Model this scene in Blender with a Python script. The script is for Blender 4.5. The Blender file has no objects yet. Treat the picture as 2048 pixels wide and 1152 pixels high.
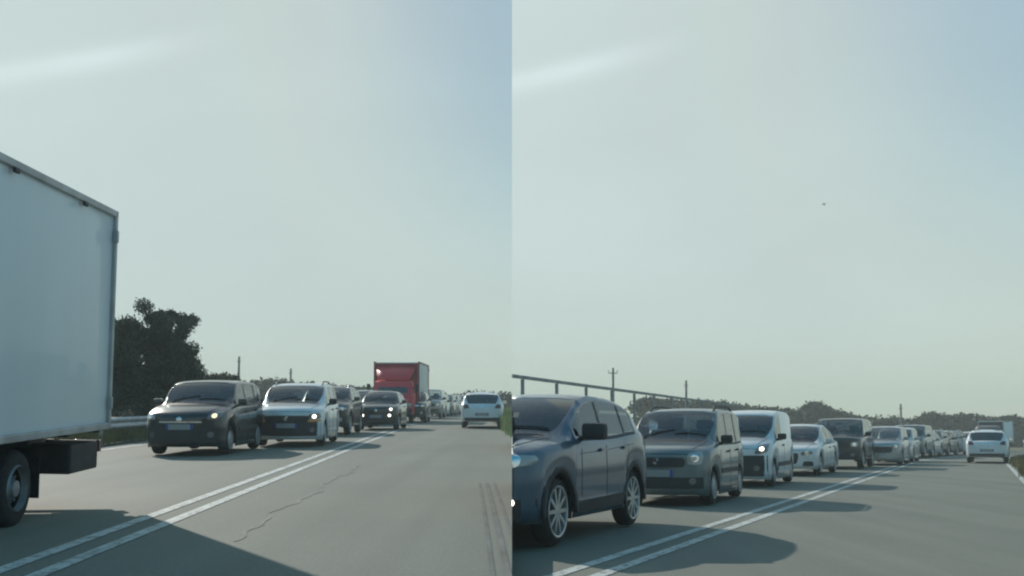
import bpy, bmesh, math, random
from mathutils import Vector, Matrix
from mathutils.bvhtree import BVHTree

# ------------------------------------------------------------------ camera, sky, sun, exposure
S = bpy.context.scene
C = S.collection
rad = math.radians
FPX, HORIZON, PITCH, CAMZ = 2000.0, 839.0, rad(4.0), 1.1
SHIFT_PX = (HORIZON - 576) - FPX * math.tan(PITCH)
cam_d = bpy.data.cameras.new('camera')
cam = bpy.data.objects.new('camera', cam_d); C.objects.link(cam)
cam.location = (0, 0, CAMZ)
cam.rotation_euler = (rad(90) + PITCH, 0, 0)
cam_d.sensor_width = 36; cam_d.lens = 36 * FPX / 2048
cam_d.shift_y = SHIFT_PX / 2048
cam_d.clip_start = 0.05; cam_d.clip_end = 3000
S.camera = cam

SUN_AZ, SUN_EL = rad(-34.5), rad(28)          # azimuth from +Y towards +X
HEAD = {'L': math.atan((940 - 1024) / FPX), 'R': math.atan((1960 - 1024) / FPX)}   # headings of the two stretches of road
TURN = rad(27.0)
w = bpy.data.worlds.new("World"); S.world = w; w.use_nodes = True
nt = w.node_tree; nt.nodes.clear()
def wn(t, **k):
    n = nt.nodes.new(t)
    for a, v in k.items(): setattr(n, a, v)
    return n
def wmath(op, a, b=None, c=None):
    n = wn('ShaderNodeMath', operation=op)
    for i, v in enumerate((a, b, c)):
        if v is None: continue
        if isinstance(v, (int, float)): n.inputs[i].default_value = v
        else: nt.links.new(v, n.inputs[i])
    return n.outputs[0]
tc = wn('ShaderNodeTexCoord'); sep = wn('ShaderNodeSeparateXYZ'); nt.links.new(tc.outputs['Generated'], sep.inputs[0])
skies = []
for rot in (SUN_AZ, SUN_AZ + TURN):
    sk = wn('ShaderNodeTexSky', sky_type='NISHITA', sun_disc=False)
    sk.sun_elevation = SUN_EL; sk.sun_rotation = rot
    sk.air_density = 1.0; sk.dust_density = 1.2; sk.ozone_density = 2.5; sk.altitude = 0
    skies.append(sk)
side = wmath('GREATER_THAN', sep.outputs['X'], 0.0)
mix = wn('ShaderNodeMix', data_type='RGBA')
nt.links.new(side, mix.inputs[0]); nt.links.new(skies[0].outputs[0], mix.inputs[6]); nt.links.new(skies[1].outputs[0], mix.inputs[7])
# windscreen reflection streak painted into the sky, once for each stretch
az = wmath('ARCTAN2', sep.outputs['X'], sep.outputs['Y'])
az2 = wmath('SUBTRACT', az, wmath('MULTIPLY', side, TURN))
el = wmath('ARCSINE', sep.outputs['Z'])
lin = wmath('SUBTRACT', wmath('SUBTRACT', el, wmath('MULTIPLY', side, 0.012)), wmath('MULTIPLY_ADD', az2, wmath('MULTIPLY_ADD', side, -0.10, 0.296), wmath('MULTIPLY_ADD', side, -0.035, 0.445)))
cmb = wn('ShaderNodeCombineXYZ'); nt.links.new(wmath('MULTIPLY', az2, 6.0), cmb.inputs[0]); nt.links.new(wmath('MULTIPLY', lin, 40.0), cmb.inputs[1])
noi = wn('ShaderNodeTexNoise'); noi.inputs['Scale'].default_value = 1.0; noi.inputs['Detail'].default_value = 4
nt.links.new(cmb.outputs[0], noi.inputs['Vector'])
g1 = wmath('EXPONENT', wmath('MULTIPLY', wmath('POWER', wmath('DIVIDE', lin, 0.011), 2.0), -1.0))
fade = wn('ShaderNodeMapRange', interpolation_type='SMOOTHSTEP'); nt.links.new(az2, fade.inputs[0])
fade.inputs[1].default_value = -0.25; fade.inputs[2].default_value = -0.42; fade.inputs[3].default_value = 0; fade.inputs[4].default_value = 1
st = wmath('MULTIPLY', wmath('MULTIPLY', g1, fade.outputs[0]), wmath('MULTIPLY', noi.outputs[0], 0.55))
tint = wn('ShaderNodeMix', data_type='RGBA', blend_type='MULTIPLY'); tint.inputs[0].default_value = 1
soft = wn('ShaderNodeGamma'); soft.inputs[1].default_value = 0.36; hs = wn('ShaderNodeHueSaturation'); hs.inputs['Saturation'].default_value = 1.45; nt.links.new(mix.outputs[2], hs.inputs['Color']); nt.links.new(hs.outputs[0], soft.inputs[0])   # gamma flattens the sky's contrast
nt.links.new(soft.outputs[0], tint.inputs[6]); tint.inputs[7].default_value = (1.19, 1.29, 1.21, 1)
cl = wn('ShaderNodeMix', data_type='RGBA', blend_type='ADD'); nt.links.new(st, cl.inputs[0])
veil = wn('ShaderNodeTexNoise'); veil.inputs['Scale'].default_value = 3.2; veil.inputs['Detail'].default_value = 5; veil.inputs['Distortion'].default_value = .4
vmap = wn('ShaderNodeMapping'); vmap.inputs['Scale'].default_value = (1, 1, 2.6); nt.links.new(tc.outputs['Generated'], vmap.inputs[0]); nt.links.new(vmap.outputs[0], veil.inputs['Vector'])
crv = wn('ShaderNodeRGBCurve'); mp_ = crv.mapping      # bright haze round the sun rolls off gently
for ci, pts in enumerate((((.42, .375), (.583, .55), (.68, .562), (.8, .578), (1, .61)), ((.537, .512), (.68, .655), (.765, .668), (.85, .69), (1, .72)), ((.60, .590), (.74, .66), (.82, .69), (1, .71)))):
    cc = mp_.curves[ci]; cc.points[-1].location = pts[-1]
    for p_ in pts[:-1]: cc.points.new(*p_)
mp_.update()
dn = wn('ShaderNodeVectorMath', operation='SCALE'); dn.inputs['Scale'].default_value = .25; nt.links.new(tint.outputs[2], dn.inputs[0]); nt.links.new(dn.outputs[0], crv.inputs['Color'])
vr = wmath('MULTIPLY_ADD', veil.outputs[0], 0.64, 3.68); vs_ = wn('ShaderNodeVectorMath', operation='SCALE'); nt.links.new(crv.outputs[0], vs_.inputs[0]); nt.links.new(vr, vs_.inputs['Scale'])
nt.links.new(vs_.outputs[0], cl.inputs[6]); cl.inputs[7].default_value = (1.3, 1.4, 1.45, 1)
SKY_STRENGTH = 0.14
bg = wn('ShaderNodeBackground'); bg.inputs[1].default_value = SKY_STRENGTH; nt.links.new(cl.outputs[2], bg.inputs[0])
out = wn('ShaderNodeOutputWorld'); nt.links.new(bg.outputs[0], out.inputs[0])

sd = bpy.data.lights.new('sun', 'SUN'); sd.energy = 2.2; sd.angle = rad(0.6); sd.color = (1.0, 0.95, 0.86)
sun = bpy.data.objects.new('sun', sd); C.objects.link(sun)
sdir = Vector((math.sin(SUN_AZ) * math.cos(SUN_EL), math.cos(SUN_AZ) * math.cos(SUN_EL), math.sin(SUN_EL)))
sun.rotation_euler = (-sdir).to_track_quat('-Z', 'Y').to_euler(); sun.location = (-20, 30, 40)
S.view_settings.view_transform = 'Standard'; S.view_settings.look = 'None'
S.view_settings.exposure = 0.86; S.view_settings.gamma = 1; S.view_settings.use_curve_mapping = False
S.cycles.use_denoising = True; S.cycles.filter_width = 2.2
S.cycles.max_bounces = 8; S.cycles.transparent_max_bounces = 24; S.cycles.volume_bounces = 1

rnd = random.Random(7)
# ------------------------------------------------------------------ ground shape and placing
GR = {'L': 0.0185, 'R': -0.0185}
def gz(half, y):
    y = max(0.0, y)
    if y > 230: y = 230
    return GR[half] * y
def half_of(x): return 'L' if x < 0 else 'R'
def at(half, px, py):                 # the spot on the ground of one stretch seen at photo pixel (px, py)
    x = (px - 1024) / FPX; u = (576 + SHIFT_PX - py) / FPX
    d = Vector((x, math.cos(PITCH) - u * math.sin(PITCH), math.sin(PITCH) + u * math.cos(PITCH)))
    t = CAMZ / (GR[half] * d.y - d.z)
    return Vector((d.x * t, d.y * t, CAMZ + d.z * t))
CURVE = {'L': (42.0, 360.0), 'R': (46.0, 115.0)}
def road(half, s, t, dz=0.0):         # point of the road: s along it, t to its right of the camera's line
    s0, R = CURVE[half]; a = HEAD[half]
    if s <= s0: lx, ly = t, s
    else:
        ph = (s - s0) / R
        lx = R - (R - t) * math.cos(ph); ly = s0 + (R - t) * math.sin(ph)
    x = lx * math.cos(a) + ly * math.sin(a); y = -lx * math.sin(a) + ly * math.cos(a)
    return Vector((x, y, gz(half, y) + dz))
def road_heading(half, s):
    s0, R = CURVE[half]
    return HEAD[half] + max(0, s - s0) / R

# ------------------------------------------------------------------ materials
MATS = {}
def pr(m): return m.node_tree.nodes['Principled BSDF']
def mat(name, col, rough=0.5, metal=0.0, coat=0.0, emit=None, es=0.0, noise=None, bump=None, spec=None):
    if name in MATS: return MATS[name]
    m = bpy.data.materials.new(name); m.use_nodes = True; b = pr(m); n = m.node_tree.nodes; l = m.node_tree.links
    b.inputs['Base Color'].default_value = (*col, 1); b.inputs['Roughness'].default_value = rough
    b.inputs['Metallic'].default_value = metal; b.inputs['Coat Weight'].default_value = coat; b.inputs['Coat Roughness'].default_value = 0.06
    if spec is not None: b.inputs['Specular IOR Level'].default_value = spec
    if emit: b.inputs['Emission Color'].default_value = (*emit, 1); b.inputs['Emission Strength'].default_value = es
    if noise:
        sc, amt = noise
        t = n.new('ShaderNodeTexCoord'); q = n.new('ShaderNodeTexNoise'); q.inputs['Scale'].default_value = sc; q.inputs['Detail'].default_value = 5
        l.new(t.outputs['Object'], q.inputs['Vector'])
        r = n.new('ShaderNodeValToRGB'); r.color_ramp.elements[0].position = 0.32; r.color_ramp.elements[1].position = 0.68
        r.color_ramp.elements[0].color = (*[max(0, c * (1 - amt)) for c in col], 1); r.color_ramp.elements[1].color = (*[min(1, c * (1 + amt)) for c in col], 1)
        l.new(q.outputs['Fac'], r.inputs['Fac']); l.new(r.outputs['Color'], b.inputs['Base Color'])
    if bump:
        sc, st_ = bump
        t = n.new('ShaderNodeTexCoord'); q = n.new('ShaderNodeTexNoise'); q.inputs['Scale'].default_value = sc; q.inputs['Detail'].default_value = 3
        l.new(t.outputs['Object'], q.inputs['Vector'])
        bp = n.new('ShaderNodeBump'); bp.inputs['Strength'].default_value = st_; bp.inputs['Distance'].default_value = 0.02
        l.new(q.outputs['Fac'], bp.inputs['Height']); l.new(bp.outputs['Normal'], b.inputs['Normal'])
    MATS[name] = m; return m
def paint(name, col, metal=0.25, rough=0.38): return mat('paint_' + name, col, rough, metal, 0.8, noise=(2.2, 0.10))
def glass_mat():
    m = bpy.data.materials.new('car_glass'); m.use_nodes = True; n = m.node_tree.nodes; l = m.node_tree.links; n.clear()
    tr = n.new('ShaderNodeBsdfTransparent'); tr.inputs[0].default_value = (0.68, 0.735, 0.725, 1)
    gl = n.new('ShaderNodeBsdfGlossy'); gl.inputs[0].default_value = (0.95, 0.97, 0.97, 1); gl.inputs['Roughness'].default_value = 0.06
    fr = n.new('ShaderNodeFresnel'); fr.inputs[0].default_value = 2.0
    mx = n.new('ShaderNodeMixShader'); o = n.new('ShaderNodeOutputMaterial')
    l.new(fr.outputs[0], mx.inputs[0]); l.new(tr.outputs[0], mx.inputs[1]); l.new(gl.outputs[0], mx.inputs[2]); l.new(mx.outputs[0], o.inputs[0])
    return m
GLASS = glass_mat()
RUB = mat('tyre_rubber', (0.018, 0.018, 0.019), 0.85, noise=(9, 0.3))
PLA = mat('black_plastic', (0.022, 0.024, 0.027), 0.6, noise=(6, 0.25))
INT = mat('cabin_trim', (0.03, 0.032, 0.035), 0.8)
SEAT = mat('seat_cloth', (0.05, 0.052, 0.056), 0.9)
ALLOY = mat('alloy', (0.5, 0.51, 0.52), 0.35, 0.8)
HUBC = mat('hubcap', (0.34, 0.35, 0.36), 0.45, 0.5)
CHROME = mat('chrome', (0.75, 0.76, 0.78), 0.15, 1.0)
LENS = mat('lamp_lens', (0.36, 0.38, 0.38), 0.2, 0.2, 0.6)
LENSD = mat('lamp_lens_smoked', (0.16, 0.17, 0.18), 0.15, 0.3, 0.6)
LIT = mat('lamp_lit', (0.8, 0.8, 0.76), 0.2, 0, 0.5, (1.0, 0.93, 0.78), 2.2)
LITY = mat('lamp_lit_warm', (0.7, 0.65, 0.45), 0.2, 0, 0.5, (1.0, 0.84, 0.5), 0.7)
AMBER = mat('amber_lens', (0.75, 0.25, 0.03), 0.2, 0, 0.5)
REDL = mat('tail_lens', (0.09, 0.012, 0.012), 0.18, 0, 0.6)
PLATE = mat('plate_white', (0.26, 0.28, 0.28), 0.5)
PLATEB = mat('plate_blue', (0.03, 0.07, 0.3), 0.5)
SEAM = mat('panel_gap', (0.008, 0.008, 0.009), 0.9)

# ------------------------------------------------------------------ mesh helpers
def link(name, me, m, parent=None, smooth=None):
    o = bpy.data.objects.new(name, me); C.objects.link(o)
    if m is not None and not me.materials: me.materials.append(m)
    if parent is not None: o.parent = parent
    if smooth is not None:
        for p in me.polygons: p.use_smooth = True
        me.set_sharp_from_angle(angle=rad(smooth))
    return o
def bmo(name, bm, m, parent=None, smooth=None):
    me = bpy.data.meshes.new(name); bm.normal_update(); bm.to_mesh(me); bm.free()
    return link(name, me, m, parent, smooth)
def tag(o, label=None, cat=None, group=None, kind=None):
    if label: o['label'] = label
    if cat: o['category'] = cat
    if group: o['group'] = group
    if kind: o['kind'] = kind
    return o
def empty(name, loc=(0, 0, 0), label=None, cat=None, group=None):
    o = bpy.data.objects.new(name, None); C.objects.link(o); o.location = loc; o.empty_display_size = 0.3
    return tag(o, label, cat, group)
def box(bm, c, s, bev=0.0, rot=None):
    r = bmesh.ops.create_cube(bm, size=1.0)
    vs = r['verts']
    M = Matrix.Translation(Vector(c)) @ (rot.to_4x4() if rot else Matrix.Identity(4)) @ Matrix.Diagonal((*s, 1))
    bmesh.ops.transform(bm, matrix=M, verts=vs)
    if bev:
        es = list({e for v in vs for e in v.link_edges})
        bmesh.ops.bevel(bm, geom=es, offset=bev, segments=2, affect='EDGES', profile=0.6)
def tube(bm, pts, rs, n=8, cap=True):
    pts = [Vector(p) for p in pts]
    if isinstance(rs, (int, float)): rs = [rs] * len(pts)
    rings = []
    for i, p in enumerate(pts):
        d = (pts[min(i + 1, len(pts) - 1)] - pts[max(i - 1, 0)]).normalized()
        a = d.orthogonal().normalized(); b = d.cross(a)
        if rings:
            pa = rings[-1][1]; a = (pa - d * pa.dot(d)).normalized(); b = d.cross(a)
        rings.append(([bm.verts.new(p + (a * math.cos(2 * math.pi * k / n) + b * math.sin(2 * math.pi * k / n)) * rs[i]) for k in range(n)], a))
    for (r0, _), (r1, _) in zip(rings, rings[1:]):
        for k in range(n): bm.faces.new((r0[k], r0[(k + 1) % n], r1[(k + 1) % n], r1[k]))
    if cap:
        bm.faces.new(rings[0][0][::-1]); bm.faces.new(rings[-1][0])
def lathe_x(bm, prof, n=28, flip=1, cx=0, cy=0, cz=0):     # profile (x, r) turned about the x axis
    rings = []
    for x, r in prof:
        rings.append([bm.verts.new((cx + x * flip, cy + r * math.cos(2 * math.pi * k / n), cz + r * math.sin(2 * math.pi * k / n))) for k in range(n)])
    for r0, r1 in zip(rings, rings[1:]):
        for k in range(n): bm.faces.new((r0[k], r0[(k + 1) % n], r1[(k + 1) % n], r1[k]))
    return rings
def clip_half(o, half):               # keep only the side of the seam plane x = 0 the object belongs to
    bpy.context.view_layer.update()
    me = o.data; bm = bmesh.new(); bm.from_mesh(me); bm.transform(o.matrix_world)
    bmesh.ops.bisect_plane(bm, geom=bm.verts[:] + bm.edges[:] + bm.faces[:], plane_co=(0, 0, 0), plane_no=(1, 0, 0),
                           clear_inner=(half == 'R'), clear_outer=(half == 'L'))
    bm.transform(o.matrix_world.inverted()); bm.to_mesh(me); bm.free()
def pchip(pts):
    xs = [p[0] for p in pts]; ys = [p[1] for p in pts]; n = len(xs)
    h = [xs[i + 1] - xs[i] for i in range(n - 1)]; d = [(ys[i + 1] - ys[i]) / h[i] for i in range(n - 1)]
    m = [0.0] * n; m[0] = d[0]; m[-1] = d[-1]
    for i in range(1, n - 1):
        if d[i - 1] * d[i] > 0:
            w1, w2 = 2 * h[i] + h[i - 1], h[i] + 2 * h[i - 1]
            m[i] = (w1 + w2) / (w1 / d[i - 1] + w2 / d[i])
    def f(x):
        if x <= xs[0]: return ys[0]
        if x >= xs[-1]: return ys[-1]
        i = max(k for k in range(n - 1) if xs[k] <= x)
        t = (x - xs[i]) / h[i]
        return (ys[i] * (1 + 2 * t) * (1 - t) ** 2 + m[i] * h[i] * t * (1 - t) ** 2 + ys[i + 1] * t * t * (3 - 2 * t) + m[i + 1] * h[i] * t * t * (t - 1))
    return f
def lerp(a, b, t): return a + (b - a) * t

# ------------------------------------------------------------------ cars
class Car:
    """lofted car body; a runs from the nose (0) to the tail (L); local y = a - L/2, nose towards -y, car's left = +x"""
    def __init__(s, root, sp, pm, detail=2):
        s.root, s.sp, s.pm, s.detail = root, sp, pm, detail
        L, W, H = sp['L'], sp['W'], sp['H']; s.L, s.W, s.H = L, W, H
        k_ = sp.get('zscale', 1.0); zb0 = 1.0 if L < 4.5 else .9
        sp['top'] = [(a, z if z < zb0 else zb0 + (z - zb0) * k_) for a, z in sp['top']]; H = s.H = zb0 + (H - zb0) * k_
        top, belt = pchip(sp['top']), pchip(sp['belt']); s.top, s.belt = top, belt
        xc, xh, xr, xb = sp['glass']; ra = sp['r'] + sp.get('gap', 0.055); zc = sp['r']; zb = sp.get('sill', 0.2)
        ws = sp['wheels']
        plan = pchip(sp.get('plan') or [(0, .66), (.04, .78), (.14, .90), (.4, .98), (.9, 1.0), (L - .8, 1.0), (L - .35, .975), (L - .1, .92), (L - .03, .87), (L, .80)])
        rooft = sp.get('roofw', .76) * W / 2
        cuts = {0, .02, .05, .1, .16, L - .16, L - .1, L - .05, L - .02, L, xc, xh, xr, xb}
        for wx in ws:
            k = 9 if detail > 1 else 6
            for i in range(k + 1): cuts.add(wx + ra * math.cos(math.pi * i / k))
            cuts.add(wx - ra - .004); cuts.add(wx + ra + .004)
        for a, b in sp['side']: cuts.add(a); cuts.add(b)
        stp = .09 if detail > 1 else .16
        cs = sorted(cuts); x = .2
        grid = []
        while x < L - .2:
            if min(abs(x - c) for c in cs) > stp * .45: grid.append(x)
            x += stp
        xs = sorted(set(round(v, 5) for v in list(cuts) + grid if -1e-6 <= v <= L + 1e-6))
        cf = pchip([(0, sp.get('nose', .16)), (xc * .7, .10), (xc, .13), (xh, .06), (xh + .4, .0), (xr - .35, .0), (xr, -.05), (L, -.10)])
        Hroof = H
        bm = bmesh.new(); rows = []; s.xs = xs
        NJ = 11
        for x in xs:
            wd = plan(x) * W / 2; zs = belt(x); zt = max(top(x), zs + .002); g = zt - zs
            zl = zb - .02 + sp.get('rake', .03) * max(0, 1 - x / .35) + .10 * max(0, 1 - (L - x) / .4)
            for wx in ws:
                dx = x - wx
                if abs(dx) <= ra + 1e-4: zl = max(zl, zc + math.sqrt(max(0, ra * ra - dx * dx)) * .99)
            def wat(z):
                t = min(1, max(0, (z - zs) / max(.05, Hroof - zs)))
                return lerp(wd * .945, min(wd * .92, rooft), t)
            k = min(1, max(0, (g - .06) / .3))
            p = [(wd * .955, zl), (wd * .99, zl + .22 * (zs - zl)), (wd, zl + .58 * (zs - zl)), (wd * .985, zs - .05 * min(1, (zs - zl) * 4)), (wd * .955, zs)]
            z5 = zs + lerp(.25 * g, .03, k); p.append((lerp(wd * .90, wat(z5), k), z5))
            z6 = lerp(zs + .5 * g, zt - sp.get('rail', .10), k); p.append((lerp(wd * .82, wat(z6), k), z6))
            z7 = lerp(zs + .78 * g, zt - .035, k); y7 = lerp(wd * .68, wat(z7) - .045, k); p.append((y7, z7))
            p.append((y7 * .70, zt - lerp(.08 * g, .012, k))); p.append((y7 * .36, zt - .003 * k - .02 * g * (1 - k))); p.append((0, zt))
            row = []
            for j in range(NJ):
                y, z = p[j]
                off = -cf(x) * (1 - min(1, (y / (wd + 1e-6))) ** 2) if j >= 4 else 0
                row.append(Vector((y, x + off - L / 2, z)))
            rows.append(row)
        VL = [[bm.verts.new(v) for v in r] for r in rows]
        VR = [[(VL[i][j] if j == NJ - 1 else bm.verts.new((-v.x, v.y, v.z))) for j, v in enumerate(r)] for i, r in enumerate(rows)]
        lab = {}
        def face(vs, l):
            try: f = bm.faces.new(vs); lab[f] = l
            except ValueError: pass
        for i in range(len(xs) - 1):
            a, b = xs[i], xs[i + 1]; mid = (a + b) / 2
            for j in range(NJ - 1):
                l = 'body'
                if j >= 7:
                    if xc <= mid <= xh: l = 'windshield'
                    elif xr <= mid <= xb and sp.get('rearglass', True): l = 'rear_window'
                    elif xc - .13 < mid < xc: l = 'cowl'
                if j == 5:
                    for n_, (u, v) in enumerate(sp['side']):
                        if u <= mid <= v: l = 'side_window%d' % n_
                    if l == 'body' and sp['side'] and sp['side'][0][1] < mid < sp['side'][-1][0]: l = 'pillar'
                face((VL[i][j], VL[i + 1][j], VL[i + 1][j + 1], VL[i][j + 1]), l + ('+' if l.startswith('side') or l == 'pillar' else ''))
                face((VR[i][j], VR[i][j + 1], VR[i + 1][j + 1], VR[i + 1][j]), l + ('-' if l.startswith('side') or l == 'pillar' else ''))
        for e, i in ((0, 0), (1, len(xs) - 1)):             # nose and tail: rows across at each height
            x = xs[i]; wd = plan(x) * W / 2
            cols = [rows[i][j].x / rows[i][4].x for j in range(4, NJ)]
            fr_ = [-c for c in cols] + cols[::-1][1:]
            grd = []
            for j in range(4):
                r = []
                for q, f_ in enumerate(fr_):
                    if q == 0: r.append(VR[i][j]); continue
                    if q == len(fr_) - 1: r.append(VL[i][j]); continue
                    y = rows[i][j].x * f_
                    bul = cf(x) * (1 - f_ * f_)
                    r.append(bm.verts.new((y, x - L / 2 - bul * (1.0 if j > 0 else .9), rows[i][j].z)))
                grd.append(r)
            grd.append([VR[i][j] for j in range(4, NJ)] + [VL[i][j] for j in range(NJ - 2, 3, -1)])
            for j in range(4):
                for q in range(len(fr_) - 1):
                    vs = (grd[j][q], grd[j][q + 1], grd[j + 1][q + 1], grd[j + 1][q])
                    face(vs if e == 0 else vs[::-1], 'body')
        bmesh.ops.recalc_face_normals(bm, faces=bm.faces[:])
        bm.normal_update()
        s.bvh = BVHTree.FromBMesh(bm)
        groups = {}
        bm.verts.index_update()
        for f in bm.faces: groups.setdefault(lab.get(f, 'body'), []).append([v.index for v in f.verts])
        co = [v.co.copy() for v in bm.verts]
        nrm = [v.normal.copy() for v in bm.verts]
        bm.free()
        def sub(name, key, m, parent, smooth=35, push=0.0):
            fs = groups.get(key)
            if not fs: return None
            ids = sorted({i for f in fs for i in f}); mp = {v: k for k, v in enumerate(ids)}
            me = bpy.data.meshes.new(name)
            me.from_pydata([co[i] + nrm[i] * push for i in ids], [], [[mp[i] for i in f] for f in fs]); me.update()
            return link(name, me, m, parent, smooth)
        s.body = sub('body', 'body', pm, root, 38)
        s.body.modifiers.new('shell', 'SOLIDIFY').thickness = 0.012
        sub('windshield', 'windshield', GLASS, root, 60)
        sub('cowl', 'cowl', PLA, root)
        sub('rear_window', 'rear_window', GLASS, root, 60)
        for sg in '+-':
            for n_ in range(len(sp['side'])): sub('side_window', 'side_window%d%s' % (n_, sg), GLASS, root, 60)
            sub('window_pillar', 'pillar' + sg, PLA if sp.get('blackpillar', True) else pm, root)
        s.underside(ws, ra, zb); s.wheels(ws)
    # a patch lying on the body: quad corners in (u, v), seen from one direction
    def patch(s, name, q, view, m, off=.006, nu=8, nv=4, rnd_=.0, parent=None, th=.02):
        bm = bmesh.new(); g = []; L = s.L
        for i in range(nu + 1):
            r = []
            for j in range(nv + 1):
                a, b = i / nu * 2 - 1, j / nv * 2 - 1
                if rnd_:
                    ea, eb = a * math.sqrt(1 - b * b / 2), b * math.sqrt(1 - a * a / 2)
                    a, b = lerp(a, ea, rnd_), lerp(b, eb, rnd_)
                a, b = (a + 1) / 2, (b + 1) / 2
                u = lerp(lerp(q[0][0], q[1][0], a), lerp(q[3][0], q[2][0], a), b); v = lerp(lerp(q[0][1], q[1][1], a), lerp(q[3][1], q[2][1], a), b)
                if view == 'front': o, d = Vector((u, -L, v)), Vector((0, 1, 0))
                elif view == 'rear': o, d = Vector((u, L, v)), Vector((0, -1, 0))
                elif view == 'top': o, d = Vector((u, v - L / 2, 5)), Vector((0, 0, -1))
                elif view == 'left': o, d = Vector((3, u - L / 2, v)), Vector((-1, 0, 0))
                else: o, d = Vector((-3, u - L / 2, v)), Vector((1, 0, 0))
                hit = s.bvh.ray_cast(o, d)
                p = hit[0] if hit[0] is not None else None
                r.append((p, d, hit[1]))
            g.append(r)
        V = {}
        for i in range(nu + 1):
            for j in range(nv + 1):
                p, d, n_ = g[i][j]
                if p is None: continue
                V[i, j] = bm.verts.new(p - d * off)
        def fc(a, b, c, d_):
            if all(k in V for k in (a, b, c, d_)):
                ys = [V[k].co.y for k in (a, b, c, d_)]; xs_ = [V[k].co.x for k in (a, b, c, d_)]
                if view in ('front', 'rear') and max(ys) - min(ys) > .45: return
                if view in ('left', 'right') and max(xs_) - min(xs_) > .25: return
                bm.faces.new([V[k] for k in (a, b, c, d_)])
        for i in range(nu):
            for j in range(nv): fc((i, j), (i + 1, j), (i + 1, j + 1), (i, j + 1))
        if not bm.faces: bm.free(); return None
        be = [e for e in bm.edges if e.is_boundary]
        r = bmesh.ops.extrude_edge_only(bm, edges=be)
        dd = g[0][0][1]
        for v in r['geom']:
            if isinstance(v, bmesh.types.BMVert): v.co += dd * (off + th)
        bmesh.ops.recalc_face_normals(bm, faces=bm.faces[:])
        return bmo(name, bm, m, parent or s.root, 40)
    def both(s, name, q, view, m, **k):
        r = []
        for sg in (1, -1):
            if view in ('front', 'rear', 'top'): r.append(s.patch(name, [(u * sg, v) for u, v in q], view, m, **k))
            else: r.append(s.patch(name, q, 'left' if sg > 0 else 'right', m, **k))
        return r
    def underside(s, ws, ra, zb):
        bm = bmesh.new(); L, W = s.L, s.W
        box(bm, (0, 0, zb + .10), (W * .60, L * .9, .05)); box(bm, (0, (ws[0] + ws[1]) / 2 - L / 2, zb + .06), (W * .92, ws[1] - ws[0] - 2 * ra - .02, .05))
        box(bm, (0, -L / 2 + .22, zb + .14), (W * .8, .2, .06)); box(bm, (0, L / 2 - .25, zb + .2), (W * .8, .2, .06))
        for wx in ws:                                        # wheel wells
            for sg in (1, -1):
                n = 12; r0, r1 = [], []
                for k in range(n + 1):
                    a = math.pi * (-.08 + 1.16 * k / n); y = wx - L / 2 + ra * math.cos(a) * 1.01; z = s.sp['r'] + ra * math.sin(a) * 1.01
                    r0.append(bm.verts.new((sg * (W / 2 - .05), y, z))); r1.append(bm.verts.new((sg * (W / 2 - .30), y, z)))
                for k in range(n): bm.faces.new((r0[k], r0[k + 1], r1[k + 1], r1[k]))
                bm.faces.new(r1)
        bmo('underbody', bm, PLA, s.root)
        if s.detail > 1:
            xc, xh, xr, xb = s.sp['glass']
            bm = bmesh.new(); zf = zb + .16
            f0, f1 = xc - .1 - L / 2, min(xb, L - .12) - L / 2; hw = W / 2 * .86; zt = s.belt((xc + xb) / 2) - .06
            box(bm, (0, (f0 + f1) / 2, zf), (2 * hw, f1 - f0, .03)); box(bm, (hw, (f0 + f1) / 2, (zf + zt) / 2), (.03, f1 - f0 - .1, zt - zf)); box(bm, (-hw, (f0 + f1) / 2, (zf + zt) / 2), (.03, f1 - f0 - .1, zt - zf))
            zd = s.belt(xc) - .02
            box(bm, (0, f0 + .28, (zf + zd) / 2), (2 * hw - .05, .42, zd - zf), .03)
            bmo('dashboard', bm, INT, s.root)
            bm = bmesh.new()
            r = bmesh.ops.create_circle(bm, segments=20, radius=.18)
            bm2 = bmesh.new(); tube(bm2, [(.18 * math.cos(k * math.pi / 10), .18 * math.sin(k * math.pi / 10), 0) for k in range(21)], .016, 6, False)
            tube(bm2, [(-.17, 0, 0), (.17, 0, 0)], .018, 6); bm.free()
            bm2.transform(Matrix.Translation((W * .22, f0 + .62, zd - .02)) @ Matrix.Rotation(rad(65), 4, 'X'))
            bmo('steering_wheel', bm2, PLA, s.root)
            sy = [xh + .12] + ([xh + .98] if len(s.sp['side']) > 1 else [])
            for n_, yy in enumerate(sy):
                for sg in (1, -1):
                    bm = bmesh.new(); cx = sg * W * .22
                    box(bm, (cx, yy - L / 2 - .2, zf + .28), (.5, .5, .16), .05)
                    box(bm, (cx, yy - L / 2 + .10, zf + .60), (.46, .14, .62), .05, Matrix.Rotation(rad(-14), 3, 'X'))
                    box(bm, (cx, yy - L / 2 + .2, zf + 1.0), (.25, .09, .17), .035, Matrix.Rotation(rad(-10), 3, 'X'))
                    bmo('seat', bm, SEAT, s.root, 50)
            bm = bmesh.new(); box(bm, (0, xh - L / 2 - .14, s.top(xh) - .13), (.22, .03, .07), .012); bmo('rear_view_mirror', bm, PLA, s.root)
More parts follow.
